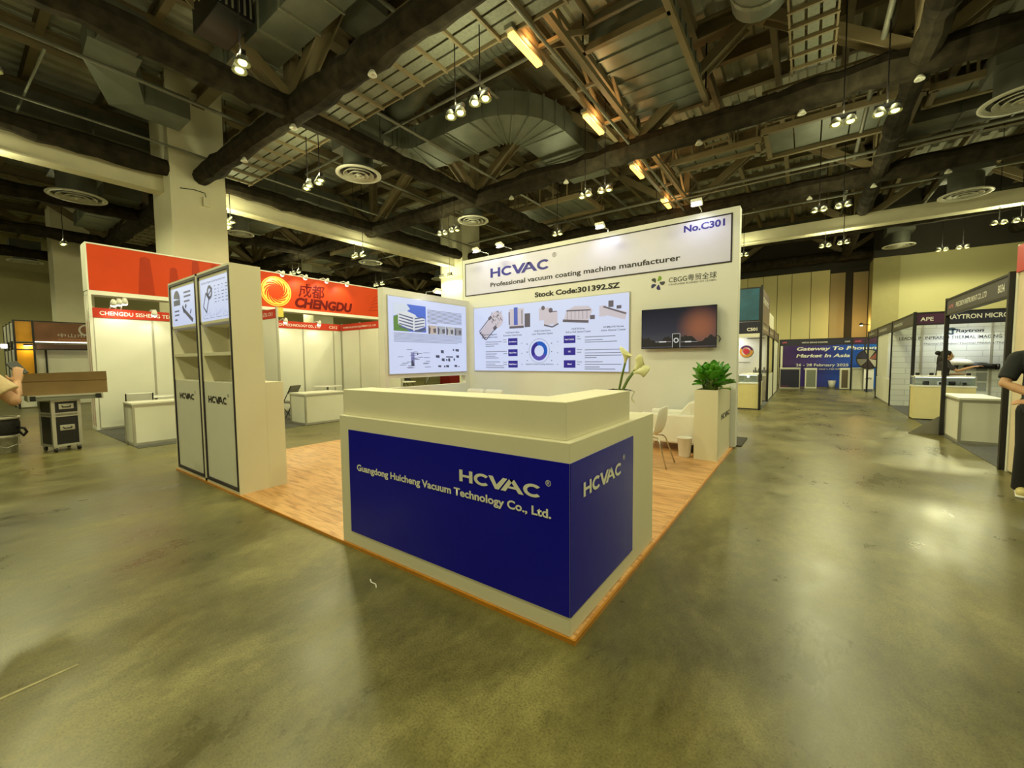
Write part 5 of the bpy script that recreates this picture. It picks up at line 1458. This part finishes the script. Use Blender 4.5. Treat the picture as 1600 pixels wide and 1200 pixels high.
build(MB().box(xr - .01, xr + .02, 14.65, 17.55, .05, .78), 'low_panel', PANEL, fb2)
build(MB().box(xr + .0, xr + .02, 15.4, 17.55, .8, 2.16), 'side_panel', PANEL, fb2)
build(MB().box(3.05, 6, 17.55, 17.6, .05, 2.45), 'back_panel', PANEL, fb2)
lettering('OPTICAL TECHNOLOGY CO., LTD', WHITEV, fb2, (xr - .015, 17.2, 2.29), NY, width=1.6, cap=.07, bold=.01)
lettering('PHOTONICS CO., LTD', WHITEV, fb2, (xr - .015, 20.0, 2.29), NY, width=1.4, cap=.07, bold=.01)
rbth = thing('shell_booth', 'cream booth panel with plain red fascia at the right edge', 'booth', (3.4, 5.4, 0))
build(MB().box(3.03, 3.06, 5.2, 5.9, .02, 2.46), 'wall_panel', mat('cream_panel', (216, 200, 172), .55), rbth)
build(MB().box(3.01, 3.07, 5.15, 5.92, 2.46, 2.78), 'fascia_board', mat('crimson_fascia', (186, 34, 34), .45), rbth)
for yy in (5.93, 5.2): post(rbth, 3.045, yy, 0, 2.8, PANEL, .05)
folding_chair('white folding chair half hidden behind the person in black', 4.75, 11.9, 2.2, PLAST)

# booth lamps
for i, (x, y, e, wh) in enumerate([(4.4, 8.6, 60, 'inside the nearest black-framed booth'), (4.4, 14.0, 42, 'inside the thermal imaging booth'), (3.6, 16.4, 30, 'inside the third black-framed booth'), (3.5, 19.4, 22, 'inside the farthest black-framed booth')]):
    t = thing('strip_light', 'white strip light high ' + wh, 'lamp', (x, y, 2.42), 'booth strip lights')
    build(MB().box(x - .5, x + .5, y - .04, y + .04, 2.36, 2.4), 'tube', LEDE, t)
    build(MB().box(x - .52, x + .52, y - .05, y + .05, 2.4, 2.44), 'housing', PLAST, t)
    build(MB().box(x - .52 if x > 4 else xr, x + 1.6, y - .02, y + .02, 2.44, 2.48), 'support_rail', BLK, t)
    lamp_light('strip_lamp', (x, y, 2.33), e, (.92, .98, 1), t, .1, 160, (0, 0, -1), .5)

# ------------------------------------------------------------------ far navy service counter booth
def gate_mat():
    m, nt, b = nodes_mat('purple_blue_print')
    L = nt.links.new
    tc = nt.nodes.new('ShaderNodeTexCoord'); sx = nt.nodes.new('ShaderNodeSeparateXYZ'); L(tc.outputs['Object'], sx.inputs[0])
    nz = nt.nodes.new('ShaderNodeTexNoise'); nz.inputs['Scale'].default_value = .8; L(tc.outputs['Object'], nz.inputs['Vector'])
    ad = nt.nodes.new('ShaderNodeMath'); ad.operation = 'MULTIPLY_ADD'; ad.inputs[1].default_value = 1.0; L(nz.outputs['Fac'], ad.inputs[0]); L(sx.outputs['X'], ad.inputs[2])
    mr = nt.nodes.new('ShaderNodeMapRange'); mr.inputs['From Min'].default_value = -1.2; mr.inputs['From Max'].default_value = 2.6; L(ad.outputs[0], mr.inputs[0])
    r = ramp(nt, [(0, (58, 22, 84)), (.4, (52, 34, 124)), (.7, (24, 70, 180)), (1, (20, 96, 200))]); L(mr.outputs[0], r.inputs[0])
    L(r.outputs[0], b.inputs['Base Color']); b.inputs['Roughness'].default_value = .4
    return m
GATE = gate_mat()
gb = thing('service_booth', 'wide purple and blue visitor service booth at the far end of the aisle', 'booth', (1.4, 22, 0))
yg = 21.3; yb_ = 22.9
for q in (-.07, 2.55, 2.98): post(gb, q, yg, 0, 2.3, BLK, .055)
build(MB().box(-.05, 2.53, yg - .015, yg + .015, 2.02, 2.27), 'fascia_board', DNAVY, gb)
build(MB().box(2.57, 2.96, yg - .015, yg + .015, 2.02, 2.27), 'fascia_board', PURP, gb)
build(MB().box(3.0, 5.0, yg - .015, yg + .015, 2.02, 2.27), 'fascia_board', PURP, gb)
for z in (2.01, 2.285): build(MB().box(-.07, 5, yg - .025, yg + .025, z - .015, z + .015), 'fascia_rail', BLK, gb)
build(MB().box(-.02, 5.0, yb_, yb_ + .05, 0.02, 2.25), 'back_wall', GATE, gb)
build(MB().box(-.12, -.02, yb_ - .05, yb_ + .05, 0.02, 2.3), 'side_trim', PANEL, gb)
lettering('APE', mat('pink_print2', (220, 90, 110), .4), gb, (-.0, yg - .015, 2.12), X, width=.2, cap=.06, bold=.02)
lettering('VISITOR SERVICE COUNTER', WHITEV, gb, (.76, yg - .015, 2.1), X, width=.95, cap=.06, bold=.01, label='pale fascia lettering')
lettering('C600', WHITEV, gb, (2.3, yg - .015, 2.1), X, width=.18, cap=.06, bold=.01, name='booth_number')
lettering('APE', mat('pink_print2', (220, 90, 110), .4), gb, (2.63, yg - .015, 2.1), X, width=.22, cap=.06, bold=.02)
lettering('Gateway To Photonics', WHITEV, gb, (.56, yb_, 1.79), X, width=3.35, cap=.17, bold=.03, shear=.2, label='bold white slanting headline')
lettering('Market In Asia', WHITEV, gb, (.54, yb_, 1.45), X, width=2.06, cap=.17, bold=.03, shear=.2, label='bold white slanting headline')
lettering('26 - 28 February 2025', WHITEV, gb, (.54, yb_, 1.02), X, width=2.02, cap=.13, bold=.02, label='white date lettering')
lettering('Sands Expo, Level 1, Hall A/B/C', WHITEV, gb, (.86, yb_, .86), X, width=1.5, cap=.07, bold=.02, name='small_lettering')
lettering('APE', WHITEV, gb, (.25, yb_, 2.06), X, width=.5, cap=.08, bold=.02)
sc1 = info_counter('low counter with navy front at the left of the service booth', -.06, .74, 21.25, 21.7, .98, PANEL)
sc1_p = thing('counter_graphic', 'navy and red graphic sheet on the front of the left service counter', 'poster', (.34, 21.24, .5))
build(MB().box(-.02, .7, 21.236, 21.246, .07, .9), 'sheet', DNAVY, sc1_p)
build(MB().box(-.02, .3, 21.233, 21.236, .07, .16), 'red_corner', PURP, sc1_p)
gc = thing('grey_cabinet', 'grey glass-fronted cabinet beside the navy service counter', 'cabinet', (1.1, 21.6, 0))
build(MB().box(.92, 1.36, 21.5, 21.9, .02, .96), 'carcass', PANEL, gc); build(MB().box(.97, 1.32, 21.49, 21.5, .1, .88), 'door', mat('grey_door', (126, 132, 120), .3), gc)
gc2 = thing('grey_cabinet', 'narrow dark-doored cabinet right of the white bin', 'cabinet', (2.3, 22, 0))
build(MB().box(2.2, 2.55, 21.8, 22.2, .02, .96), 'carcass', PANEL, gc2); build(MB().box(2.26, 2.48, 21.79, 21.8, .08, .88), 'door', mat('brown_door', (104, 92, 78), .4), gc2)
info_counter('white counter at the right of the service booth', 2.58, 2.97, 21.5, 21.9, .98)
bn3 = thing('waste_bin', 'white waste bin on the floor before the purple backdrop', 'bin', (1.95, 22.4, 0))
build(MB().lathe([(.001, 0), (.11, 0), (.14, .36), (.15, .36), (.11, .02), (.001, .02)], (1.95, 22.4, 0), 16), 'body', PLAST, bn3, True)
pw_ = thing('prize_wheel', 'dark segmented prize wheel on a white stand before the blue backdrop', 'prize wheel', (3.1, 20.9, 0))
wc = Vector((3.08, 20.85, 1.36))
pl = Plane(wc, X)
build(MB().tube([wc + Vector((0, .03, 0)), wc + Vector((0, -.0, 0))], .42, 32), 'disc', BLK, pw_)
for i, c in enumerate([(150, 84, 66), (176, 170, 140), (42, 36, 60), (120, 116, 104), (60, 40, 48), (190, 184, 160)]):
    g = MB(); a0 = i * math.pi / 3; pl.poly(g, [(0, 0)] + [(.38 * math.cos(a0 + j * math.pi / 18), .38 * math.sin(a0 + j * math.pi / 18)) for j in range(6)], .004)
    build(g, 'segment', mat('wheel_seg%d' % i, c, .45), pw_)
build(MB().box(2.94, 3.26, 20.9, 20.94, .1, .95), 'sign_board', PLAST, pw_)
lettering('APE', mat('slate_print', (70, 76, 82), .4), pw_, (2.98, 20.9, .5), X, width=.22, cap=.08, bold=.02)
for q in (-.16, .16): build(MB().bar((3.1 + q, 20.92, 0), (3.1 + q * .3, 20.92, 1.36), .03, .03), 'stand_leg', ALU, pw_)
wsp = thing('wall_lamp', 'small warm glowing lamp on the pilaster above the far purple booth', 'lamp', (3.36, 23.9, 2.95))
build(MB().tube([(3.36, 23.9, 2.95), (3.2, 23.9, 3.0), (3.08, 23.95, 3.0)], .018, 6), 'arm', BLK, wsp)
build(MB().lathe([(.03, .1), (.07, .06), (.1, -.02)], (3.05, 23.95, 2.98), 14), 'shade', BLK, wsp, True)
build(MB().ball((3.05, 23.95, 3.0), .075, 10, 8), 'bulb', mat('amber_bulb', (255, 226, 160), .3, var=0, emit=8), wsp, True)
lamp_light('wall_spot', (3.02, 24.3, 3.0), 45, (1, .62, .2), wsp, .05)

# ------------------------------------------------------------------ navy corner booth right of the backdrop
cbth = thing('corner_booth', 'black-framed corner booth with teal screen box on top, right of the backdrop wall', 'booth', (-1.2, 12.5, 0))
xc = -.08; yf = 11.4
build(MB().box(-1.9, xc - .03, yf - .02, yf + .4, 2.47, 3.4), 'screen_box', BLK, cbth)
build(MB().box(-1.86, xc - .06, yf - .03, yf - .02, 2.5, 3.36), 'teal_screen', mat('teal_screen', (38, 92, 122), .3, var=.25, scale=4), cbth)
build(MB().box(-1.9, xc - .03, yf - .02, yf + .02, 2.13, 2.45), 'fascia_board', DNAVY, cbth)
lettering('C501', WHITEV, cbth, (-.42, yf - .02, 2.2), X, width=.25, cap=.09, bold=.03, name='booth_number', label='white booth number')
build(MB().box(-1.9, xc - .03, yf - .02, yf + .02, 2.03, 2.13), 'white_band', PANEL, cbth)
for yy in (yf, 14.1, 16.6, 19.6): post(cbth, xc, yy, 0, 2.5 if yy > 12 else 3.44, BLK, .06)
post(cbth, -1.2, 14.2, 0, 2.4, BLK, .05)
build(MB().box(xc - .02, xc + .01, yf + .04, 14.2, 2.47, 3.38), 'side_graphic', mat('brown_side_print', (96, 70, 66), .45, var=.4, scale=1.2), cbth)
lettering('C501 MICRO OPTICS', WHITEV, cbth, (xc + .01, 11.7, 3.0), Yv, width=1.9, cap=.16, bold=.02, name='lettering')
build(MB().box(xc - .02, xc + .01, 14.5, 16.3, 2.47, 2.95), 'side_graphic', PANEL, cbth)
fascia_y(cbth, 11.44, 14.06, 2.17, 2.45, GREYF, xc); fascia_y(cbth, 14.14, 16.56, 2.17, 2.45, GREYF, xc); fascia_y(cbth, 16.64, 19.56, 2.17, 2.45, GREYF, xc)
lettering('TECHNOLOGY CO., LTD', WHITEV, cbth, (xc + .015, 11.8, 2.27), Yv, width=1.6, cap=.07, bold=.01)
lettering('OPTICS CO., LTD', WHITEV, cbth, (xc + .015, 14.6, 2.27), Yv, width=1.3, cap=.07, bold=.01)
build(MB().box(-3.2, xc - .05, 14.2, 14.24, .02, 2.4), 'back_wall', PANEL, cbth)
build(MB().box(-3.2, xc - .05, 14.19, 14.2, .02, .85), 'lower_back_wall', mat('taupe_panel', (158, 152, 132), .5), cbth)
pl = Plane((0, 14.19, 0), X)
g = MB(); pl.disc(g, (-.72, 1.68), .2, 28, .13, l=.012); build(g, 'round_logo', mat('gold_logo', (206, 140, 50), .4), cbth)
g = MB(); pl.disc(g, (-.72, 1.68), .2, 12, .14, .2, 2.6, l=.014); build(g, 'round_logo', mat('purple_logo', (78, 32, 80), .4), cbth)
g = MB(); pl.disc(g, (-.72, 1.68), .1, 20, 0, l=.014); build(g, 'round_logo', mat('red_logo', (186, 50, 54), .4), cbth)
g = MB()
for v in (2.2, 2.1): pl.rect(g, -.7, v, -.2, v + .025, .012)
for v in (1.9, 1.75): pl.rect(g, -1.55, v, -1.3, v + .07, .012)
pl.rect(g, -1.55, 1.2, -1.35, 1.3, .012); pl.rect(g, -1.55, 1.04, -1.3, 1.15, .012); pl.rect(g, -1.0, 1.3, -.6, 1.315, .012)
r_ = random.Random(8)
for i in range(8): pl.rect(g, -.5 + .05 * i, .95, -.47 + .05 * i, 1.0 + r_.uniform(.02, .14), .012)
build(g, 'wall_print', mat('charcoal_print', (60, 58, 60), .4), cbth)
build(MB().box(xc - .01, xc + .005, 14.2, 16.5, .03, .9), 'low_panel', PANEL, cbth)
build(MB().box(xc - .01, xc + .005, 16.7, 19.5, .03, 2.1), 'side_panel', PANEL, cbth)
showcase('glass_showcase', 'lit showcase with cream base at the front of the navy corner booth', -.62, -.13, 11.47, 12.8, .99, .72, CREAM, STRIP)
build(MB().box(-2.5, -.05, 11.38, 19.6, 0, .006), 'carpet', CARPET); tag(COL.objects[-1], 'grey carpet of the navy corner booth', 'carpet')
dm = build(MB().box(-.25, .12, 5.75, 6.6, 0, .02), 'floor_mat', mat('dark_mat', (58, 56, 54), .9, var=.2, scale=20)); tag(dm, 'dark mat lying on the floor just behind the backdrop corner', 'mat')
t = thing('strip_light', 'white strip light inside the navy corner booth', 'lamp', (-1.2, 13.6, 2.3), 'booth strip lights')
build(MB().box(-1.7, -.7, 13.6, 13.68, 2.3, 2.34), 'tube', LEDE, t); build(MB().box(-1.72, -.68, 13.59, 13.69, 2.34, 2.37), 'housing', PLAST, t); build(MB().box(-1.22, -1.18, 13.62, 14.2, 2.345, 2.365), 'support_rail', BLK, t)
lamp_light('strip_lamp', (-1.2, 13.64, 2.26), 40, (.95, 1, .98), t, .1, 160, (0, .2, -1), .5)
lamp_light('case_lamp', (-.38, 11.55, .93), 2.0, (.95, 1, .98), t, .03)

# marks and scraps on the concrete
PAINTM = mat('worn_line_paint', (176, 166, 124), .6, var=.3, scale=20)
o = build(MB().prism([(-1.835, -2.3, 0), (-1.82, -2.3, 0), (-1.868, -1.5, 0), (-1.884, -1.5, 0)], (0, 0, .0015)), 'floor_line', PAINTM)
tag(o, 'worn pale paint line on the concrete at the lower left', 'floor line')
sp_ = build(MB().tube([(-1.37, -.22, .004), (-1.33, -.24, .006), (-1.29, -.235, .003), (-1.25, -.26, .005)], .004, 5), 'plastic_scrap', PLAST)
tag(sp_, 'tiny white scrap on the concrete in front of the counter', 'scrap')

# ------------------------------------------------------------------ people
def blend_body(name, mb, m, parent, voxel=.008, smooth=8, label=None):
    """fuse overlapping limbs into one continuous skin"""
    o = build(mb, name, m, parent)
    md = o.modifiers.new('fuse', 'REMESH'); md.mode = 'VOXEL'; md.voxel_size = voxel; md.use_smooth_shade = True
    sm_ = o.modifiers.new('relax', 'SMOOTH'); sm_.iterations = smooth; sm_.factor = .5
    if label: o['label'] = label
    return o
def limb(mb, pts, rads, n=12, sq=1.0):
    mb.tube(pts, rads, n, sq)
    for p, r in zip(pts, rads): mb.ball(p, r * .99, 10, 8)
def vlerp(a, b, t): return Vector(a) * (1 - t) + Vector(b) * t

def head_parts(t, c, fwd, hair, longhair=False):
    """face details around a head centred on c, looking along fwd"""
    f = Vector(fwd).normalized(); s = f.cross(Vector((0, 0, 1))).normalized(); c = Vector(c)
    for q in (-1, 1):
        build(MB().ball(c + f * .088 + s * (.032 * q) + Vector((0, 0, .005)), .011, 8, 6), 'eye', PLAST, t, True)
        build(MB().ball(c + f * .096 + s * (.032 * q) + Vector((0, 0, .005)), .006, 8, 6), 'pupil', BLK, t, True)
        build(MB().bar(c + f * .095 + s * (.018 * q) + Vector((0, 0, .026)), c + f * .088 + s * (.05 * q) + Vector((0, 0, .026)), .006, .008), 'eyebrow', HAIR, t)
    build(MB().bar(c + f * .094 - s * .022 - Vector((0, 0, .055)), c + f * .094 + s * .022 - Vector((0, 0, .055)), .008, .01), 'mouth', mat('lip', (160, 92, 84), .5), t)
    hb = MB().ball(c - f * .018 + Vector((0, 0, .03)), (.095, .095, .105), 16, 12)
    hb.v = [v for v in hb.v]
    for i, v in enumerate(hb.v):
        d = (v - c).dot(f)
        if d > .045 and v.z < c.z + .06: hb.v[i] = v - f * (d - .045)
    if longhair:
        limb(hb, [c - f * .07 + Vector((0, 0, .05)), c - f * .11 - Vector((0, 0, .06)), c - f * .12 - Vector((0, 0, .2)), c - f * .11 - Vector((0, 0, .3))], [.08, .075, .07, .04], 12)
        hb.ball(c - f * .17 + Vector((0, 0, .07)), .055, 10, 8)
    build(hb, 'hair', hair, t, True)

def add_head(mb, c, f):
    f = Vector(f).normalized(); c = Vector(c); s = f.cross(Vector((0, 0, 1))).normalized()
    mb.ball(c + Vector((0, 0, .02)), (.083, .083, .1), 14, 10)
    mb.ball(c + f * .025 - Vector((0, 0, .04)), (.064, .064, .075), 12, 8)
    mb.tube([c + f * .085 + Vector((0, 0, .0)), c + f * .108 - Vector((0, 0, .03)), c + f * .09 - Vector((0, 0, .036))], [.008, .014, .01], 8)
    for q in (-1, 1): mb.ball(c + s * (.084 * q) - Vector((0, 0, .01)), (.018, .018, .032), 8, 6)

def hand(mb, wrist, d, n, size=.185, curl=.5, thumb_side=1):
    """palm and five separate bent fingers; d along the fingers, n out of the back of the hand"""
    w = Vector(wrist); d = Vector(d).normalized(); n = Vector(n); n = (n - d * n.dot(d)).normalized(); s = d.cross(n) * thumb_side
    p = size * .52
    for q in (-1.2, -.4, .4, 1.2):
        mb.tube([w + s * q * .009, w + d * p * .5 + s * q * .015, w + d * p + s * q * .0185], [.014, .0145, .0115], 8)
        mb.ball(w + d * p + s * q * .0185, .0115, 8, 6)
    for q, ln in ((1.2, .42), (.4, .48), (-.4, .45), (-1.2, .35)):
        b0 = w + d * p + s * q * .0185; L = size * ln; pts = [b0]; ang = 0; dd = d
        for k_, fr_ in enumerate((.45, .32, .23)):
            ang += curl * (.35 + .35 * k_)
            dd = d * math.cos(ang) - n * math.sin(ang)
            pts.append(pts[-1] + dd * L * fr_ + s * q * .002)
        mb.tube(pts, [.0105, .0098, .009, .0075], 8); mb.ball(pts[-1], .0078, 8, 6)
        for pp in pts[1:3]: mb.ball(pp, .0098, 8, 6)
    b0 = w + d * p * .25 + s * .024
    pts = [b0, b0 + (d * .55 + s * .8).normalized() * size * .2 - n * .006, b0 + (d * .75 + s * .6).normalized() * size * .36 - n * .016]
    mb.tube(pts, [.0145, .012, .0085], 8); mb.ball(pts[-1], .0088, 8, 6); mb.ball(pts[1], .0118, 8, 6)
DARKS = mat('black_shirt', (30, 33, 38), .8, var=.15, scale=30, bump=.1)
TROU = mat('black_trousers', (22, 21, 24), .85, var=.15, scale=30, bump=.1)
BEIGE = mat('beige_shirt', (214, 188, 148), .8, var=.08, scale=20, bump=.1)
SHOE = mat('cream_sneaker', (206, 190, 128), .6, var=.1)

# person in black at the right edge, arms crossed low, facing the aisle
def man_right():
    o = Vector((2.93, 4.66, 0)); R_ = Vector((.8126, .5827, 0)).normalized(); Fh = Vector((-.583, .812, 0)).normalized()
    f = (-R_ * .75 - Fh * .66).normalized(); s = Vector((-f.y, f.x, 0))          # s: his left
    t = thing('person', 'person in black T-shirt and trousers, arms folded, cut by the right edge', 'person', o)
    W = lambda a, b, z: o + f * a + s * b + Vector((0, 0, z))
    sk = MB()
    add_head(sk, W(.02, 0, 1.66), f)
    limb(sk, [W(0, 0, 1.56), W(-.01, 0, 1.45)], [.058, .065])
    limb(sk, [W(0, 0, 1.38), W(0, 0, 1.2), W(0, 0, 1.0), W(0, 0, .92)], [.115, .13, .13, .135])
    # right arm (nearest the aisle): elbow out, forearm back across the belly
    sh_r = W(0, -.2, 1.42); el_r = W(.08, -.285, 1.16); wr_r = W(.235, -.02, 1.02)
    limb(sk, [sh_r, vlerp(sh_r, el_r, .5), el_r, vlerp(el_r, wr_r, .3), vlerp(el_r, wr_r, .7), wr_r], [.058, .05, .045, .046, .036, .028])
    sh_l = W(0, .2, 1.42); el_l = W(.09, .27, 1.13); wr_l = W(.245, -.06, .985)
    limb(sk, [sh_l, vlerp(sh_l, el_l, .5), el_l, vlerp(el_l, wr_l, .35), wr_l], [.058, .05, .045, .044, .028])
    hand(sk, wr_l, -s * .95 + f * .1 + Vector((0, 0, .05)), f * .6 + Vector((0, 0, .7)), .185, .35, -1)
    hand(sk, wr_r, s * .9 + f * .2, f, .185, .6, 1)
    for q in (-1, 1):
        limb(sk, [W(0, .1 * q, .92), W(.02, .11 * q, .5), W(-.01, .115 * q, .1)], [.09, .058, .042])
    blend_body('body', sk, SKIN, t, .007)
    shp = MB()
    limb(shp, [W(0, -.05, 1.38), W(0, 0, 1.3), W(.02, 0, 1.1), W(.02, 0, .95)], [.148, .165, .17, .165]); limb(shp, [W(0, .05, 1.38), W(.01, .0, 1.25)], [.148, .165])
    limb(shp, [W(-.01, -.19, 1.425), W(0, 0, 1.44), W(-.01, .19, 1.425)], [.076, .1, .076])
    shp.tube([W(.01, 0, 1.0), W(.01, 0, .86)], [.178, .178], 20)
    for a, b in ((sh_r, el_r), (sh_l, el_l)):
        limb(shp, [a, vlerp(a, b, .45)], [.078, .074]); shp.tube([vlerp(a, b, .4), vlerp(a, b, .82)], [.075, .07], 14)
    shp.tube([W(-.005, 0, 1.42), W(-.005, 0, 1.49), W(-.002, 0, 1.53)], [.135, .1, .074], 16)
    blend_body('shirt', shp, DARKS, t, .009, 6)
    tr = MB()
    limb(tr, [W(0, 0, .95), W(0, 0, .86)], [.158, .165])
    for q in (-1, 1):
        limb(tr, [W(0, .09 * q, .88), W(.02, .105 * q, .5)], [.115, .088])
        tr.tube([W(.02, .105 * q, .5), W(0, .115 * q, .25), W(-.01, .12 * q, .05)], [.088, .082, .082], 16)
    blend_body('trousers', tr, TROU, t, .01, 5)
    for q in (-1, 1):
        sh = MB(); 
        limb(sh, [W(-.06, .12 * q, .055), W(.06, .125 * q, .05), W(.15, .13 * q, .042)], [.048, .047, .04])
        so_ = MB().tube([W(-.1, .12 * q, .015), W(.0, .12 * q, .015), W(.19, .13 * q, .015)], [.05, .052, .045], 14, .3)
        so2 = blend_body('shoe', sh, SHOE, t, .008, 4)
        build(so_, 'sole', PLAST, so2, True)
        build(MB().tube([W(.02, .08 * q, .09), W(.06, .125 * q, .102), W(.02, .17 * q, .085)], .006, 6), 'lace', BLK, so2)
    head_parts(t, W(.02, 0, 1.66), f, HAIR)
man_right()

# woman behind the showcase
def woman():
    o = Vector((3.66, 12.35, 0)); f = Vector((1, -.05, 0)).normalized(); s = Vector((-f.y, f.x, 0))
    t = thing('person', 'person with dark tied-up hair and grey top behind the cream showcase', 'person', o)
    W = lambda a, b, z: o + f * a + s * b + Vector((0, 0, z))
    sk = MB()
    add_head(sk, W(.06, 0, 1.46), f)
    limb(sk, [W(.04, 0, 1.37), W(.0, 0, 1.28)], [.045, .05])
    limb(sk, [W(0, 0, 1.24), W(-.02, 0, 1.05), W(-.02, 0, .85)], [.11, .1, .12])
    a, b, c = W(.02, -.15, 1.25), W(.2, -.19, 1.1), W(.46, -.17, 1.2)
    limb(sk, [a, vlerp(a, b, .5), b, vlerp(b, c, .5), c], [.045, .04, .035, .034, .024])
    hand(sk, c, (1, 0, .2), (0, 0, 1), .165, .5, 1)
    a2, b2, c2 = W(.02, .15, 1.25), W(.08, .2, 1.0), W(.3, .15, 1.02)
    limb(sk, [a2, b2, c2], [.045, .036, .025]); hand(sk, c2, (1, -.1, 0), (0, 0, 1), .165, .5, -1)
    for q in (-1, 1): limb(sk, [W(-.02, .08 * q, .85), W(0, .085 * q, .45), W(-.02, .09 * q, .09)], [.085, .05, .036])
    blend_body('body', sk, SKIN, t, .009)
    sh = MB()
    limb(sh, [W(0, 0, 1.26), W(-.02, 0, 1.05), W(-.02, 0, .92)], [.125, .118, .13])
    limb(sh, [W(0, -.14, 1.26), W(0, .14, 1.26)], [.062, .062])
    limb(sh, [a, vlerp(a, b, .6)], [.062, .055]); limb(sh, [a2, vlerp(a2, b2, .6)], [.062, .055])
    blend_body('top', sh, mat('charcoal_top', (62, 60, 64), .85, var=.1), t, .01, 5)
    tr = MB(); limb(tr, [W(-.02, 0, .9), W(-.02, 0, .82)], [.135, .14])
    for q in (-1, 1): limb(tr, [W(-.02, .08 * q, .84), W(0, .085 * q, .46), W(-.02, .09 * q, .08)], [.105, .07, .055])
    blend_body('trousers', tr, TROU, t, .012, 4)
    for q in (-1, 1):
        h = MB(); limb(h, [W(-.04, .09 * q, .045), W(.08, .09 * q, .04), W(.14, .09 * q, .035)], [.042, .04, .032]); blend_body('shoe', h, BLK, t, .009, 4)
    head_parts(t, W(.06, 0, 1.46), f, HAIR, True)
woman()

# person at the left edge holding a phone; only the arm reaches into the view
def man_left():
    o = Vector((-4.62, -1.84, 0)); f = Vector((-.9, .42, 0)).normalized(); s = Vector((-f.y, f.x, 0))
    t = thing('person', 'person in beige shirt at the left edge, only a raised forearm with phone visible', 'person', o)
    W = lambda a, b, z: o + f * a + s * b + Vector((0, 0, z))
    sk = MB()
    add_head(sk, W(.04, 0, 1.68), f)
    limb(sk, [W(.02, 0, 1.56), W(-.01, 0, 1.46)], [.056, .062])
    limb(sk, [W(0, 0, 1.38), W(0, 0, 1.2), W(0, 0, .95)], [.11, .125, .125])
    sh_r = Vector((-4.56, -1.68, 1.43)); el_r = Vector((-4.47, -1.465, 1.15)); wr_r = Vector((-4.72, -1.425, 1.295))
    limb(sk, [sh_r, vlerp(sh_r, el_r, .5), el_r, vlerp(el_r, wr_r, .35), wr_r], [.056, .05, .046, .044, .028])
    hand(sk, wr_r, (-.45, .12, .88), (.88, -.1, .4), .18, .45, -1)
    sh_l = W(0, .2, 1.42); el_l = W(.02, .27, 1.12); wr_l = W(.2, .2, 1.0)
    limb(sk, [sh_l, el_l, wr_l], [.056, .045, .028]); hand(sk, wr_l, f, (0, 0, 1), .18, .5, -1)
    for q in (-1, 1): limb(sk, [W(0, .1 * q, .92), W(.02, .11 * q, .5), W(-.01, .115 * q, .1)], [.09, .058, .042])
    blend_body('body', sk, SKIN, t, .006)
    sh = MB()
    limb(sh, [W(0, 0, 1.42), W(0, 0, 1.25), W(0, 0, 1.05), W(0, 0, .92)], [.13, .155, .155, .155])
    limb(sh, [W(0, -.18, 1.43), W(0, 0, 1.44), W(0, .18, 1.43)], [.075, .1, .075]); sh.tube([W(0, 0, 1.42), W(0, 0, 1.52)], [.13, .072], 16)
    d = el_r - sh_r
    limb(sh, [sh_r, sh_r + d * .4], [.08, .085]); sh.tube([sh_r + d * .3, sh_r + d * .8], [.086, .1], 16)
    limb(sh, [sh_l, vlerp(sh_l, el_l, .5)], [.075, .07])
    blend_body('shirt', sh, BEIGE, t, .008, 5)
    tr = MB(); limb(tr, [W(0, 0, .94), W(0, 0, .86)], [.15, .155])
    for q in (-1, 1): limb(tr, [W(0, .09 * q, .88), W(.02, .105 * q, .5), W(-.01, .115 * q, .08)], [.115, .085, .07])
    blend_body('trousers', tr, TROU, t, .012, 4)
    for q in (-1, 1):
        h = MB(); limb(h, [W(-.05, .115 * q, .05), W(.08, .12 * q, .045), W(.15, .125 * q, .04)], [.047, .045, .038]); blend_body('shoe', h, BLK, t, .009, 4)
    head_parts(t, W(.04, 0, 1.68), f, HAIR)
    ph = thing('phone', 'dark phone held up in the hand at the left edge', 'phone', wr_r + Vector((0, .03, .1)))
    c = wr_r + Vector((-.1, .015, .125)); a = Vector((-.25, .8, .25)).normalized(); b = Vector((-.6, .25, .7)).normalized(); b = (b - a * b.dot(a)).normalized()
    build(MB().bar(c - a * .038, c + a * .038, .012, .15, b), 'case', BLK, ph, bevel=.003)
man_left()
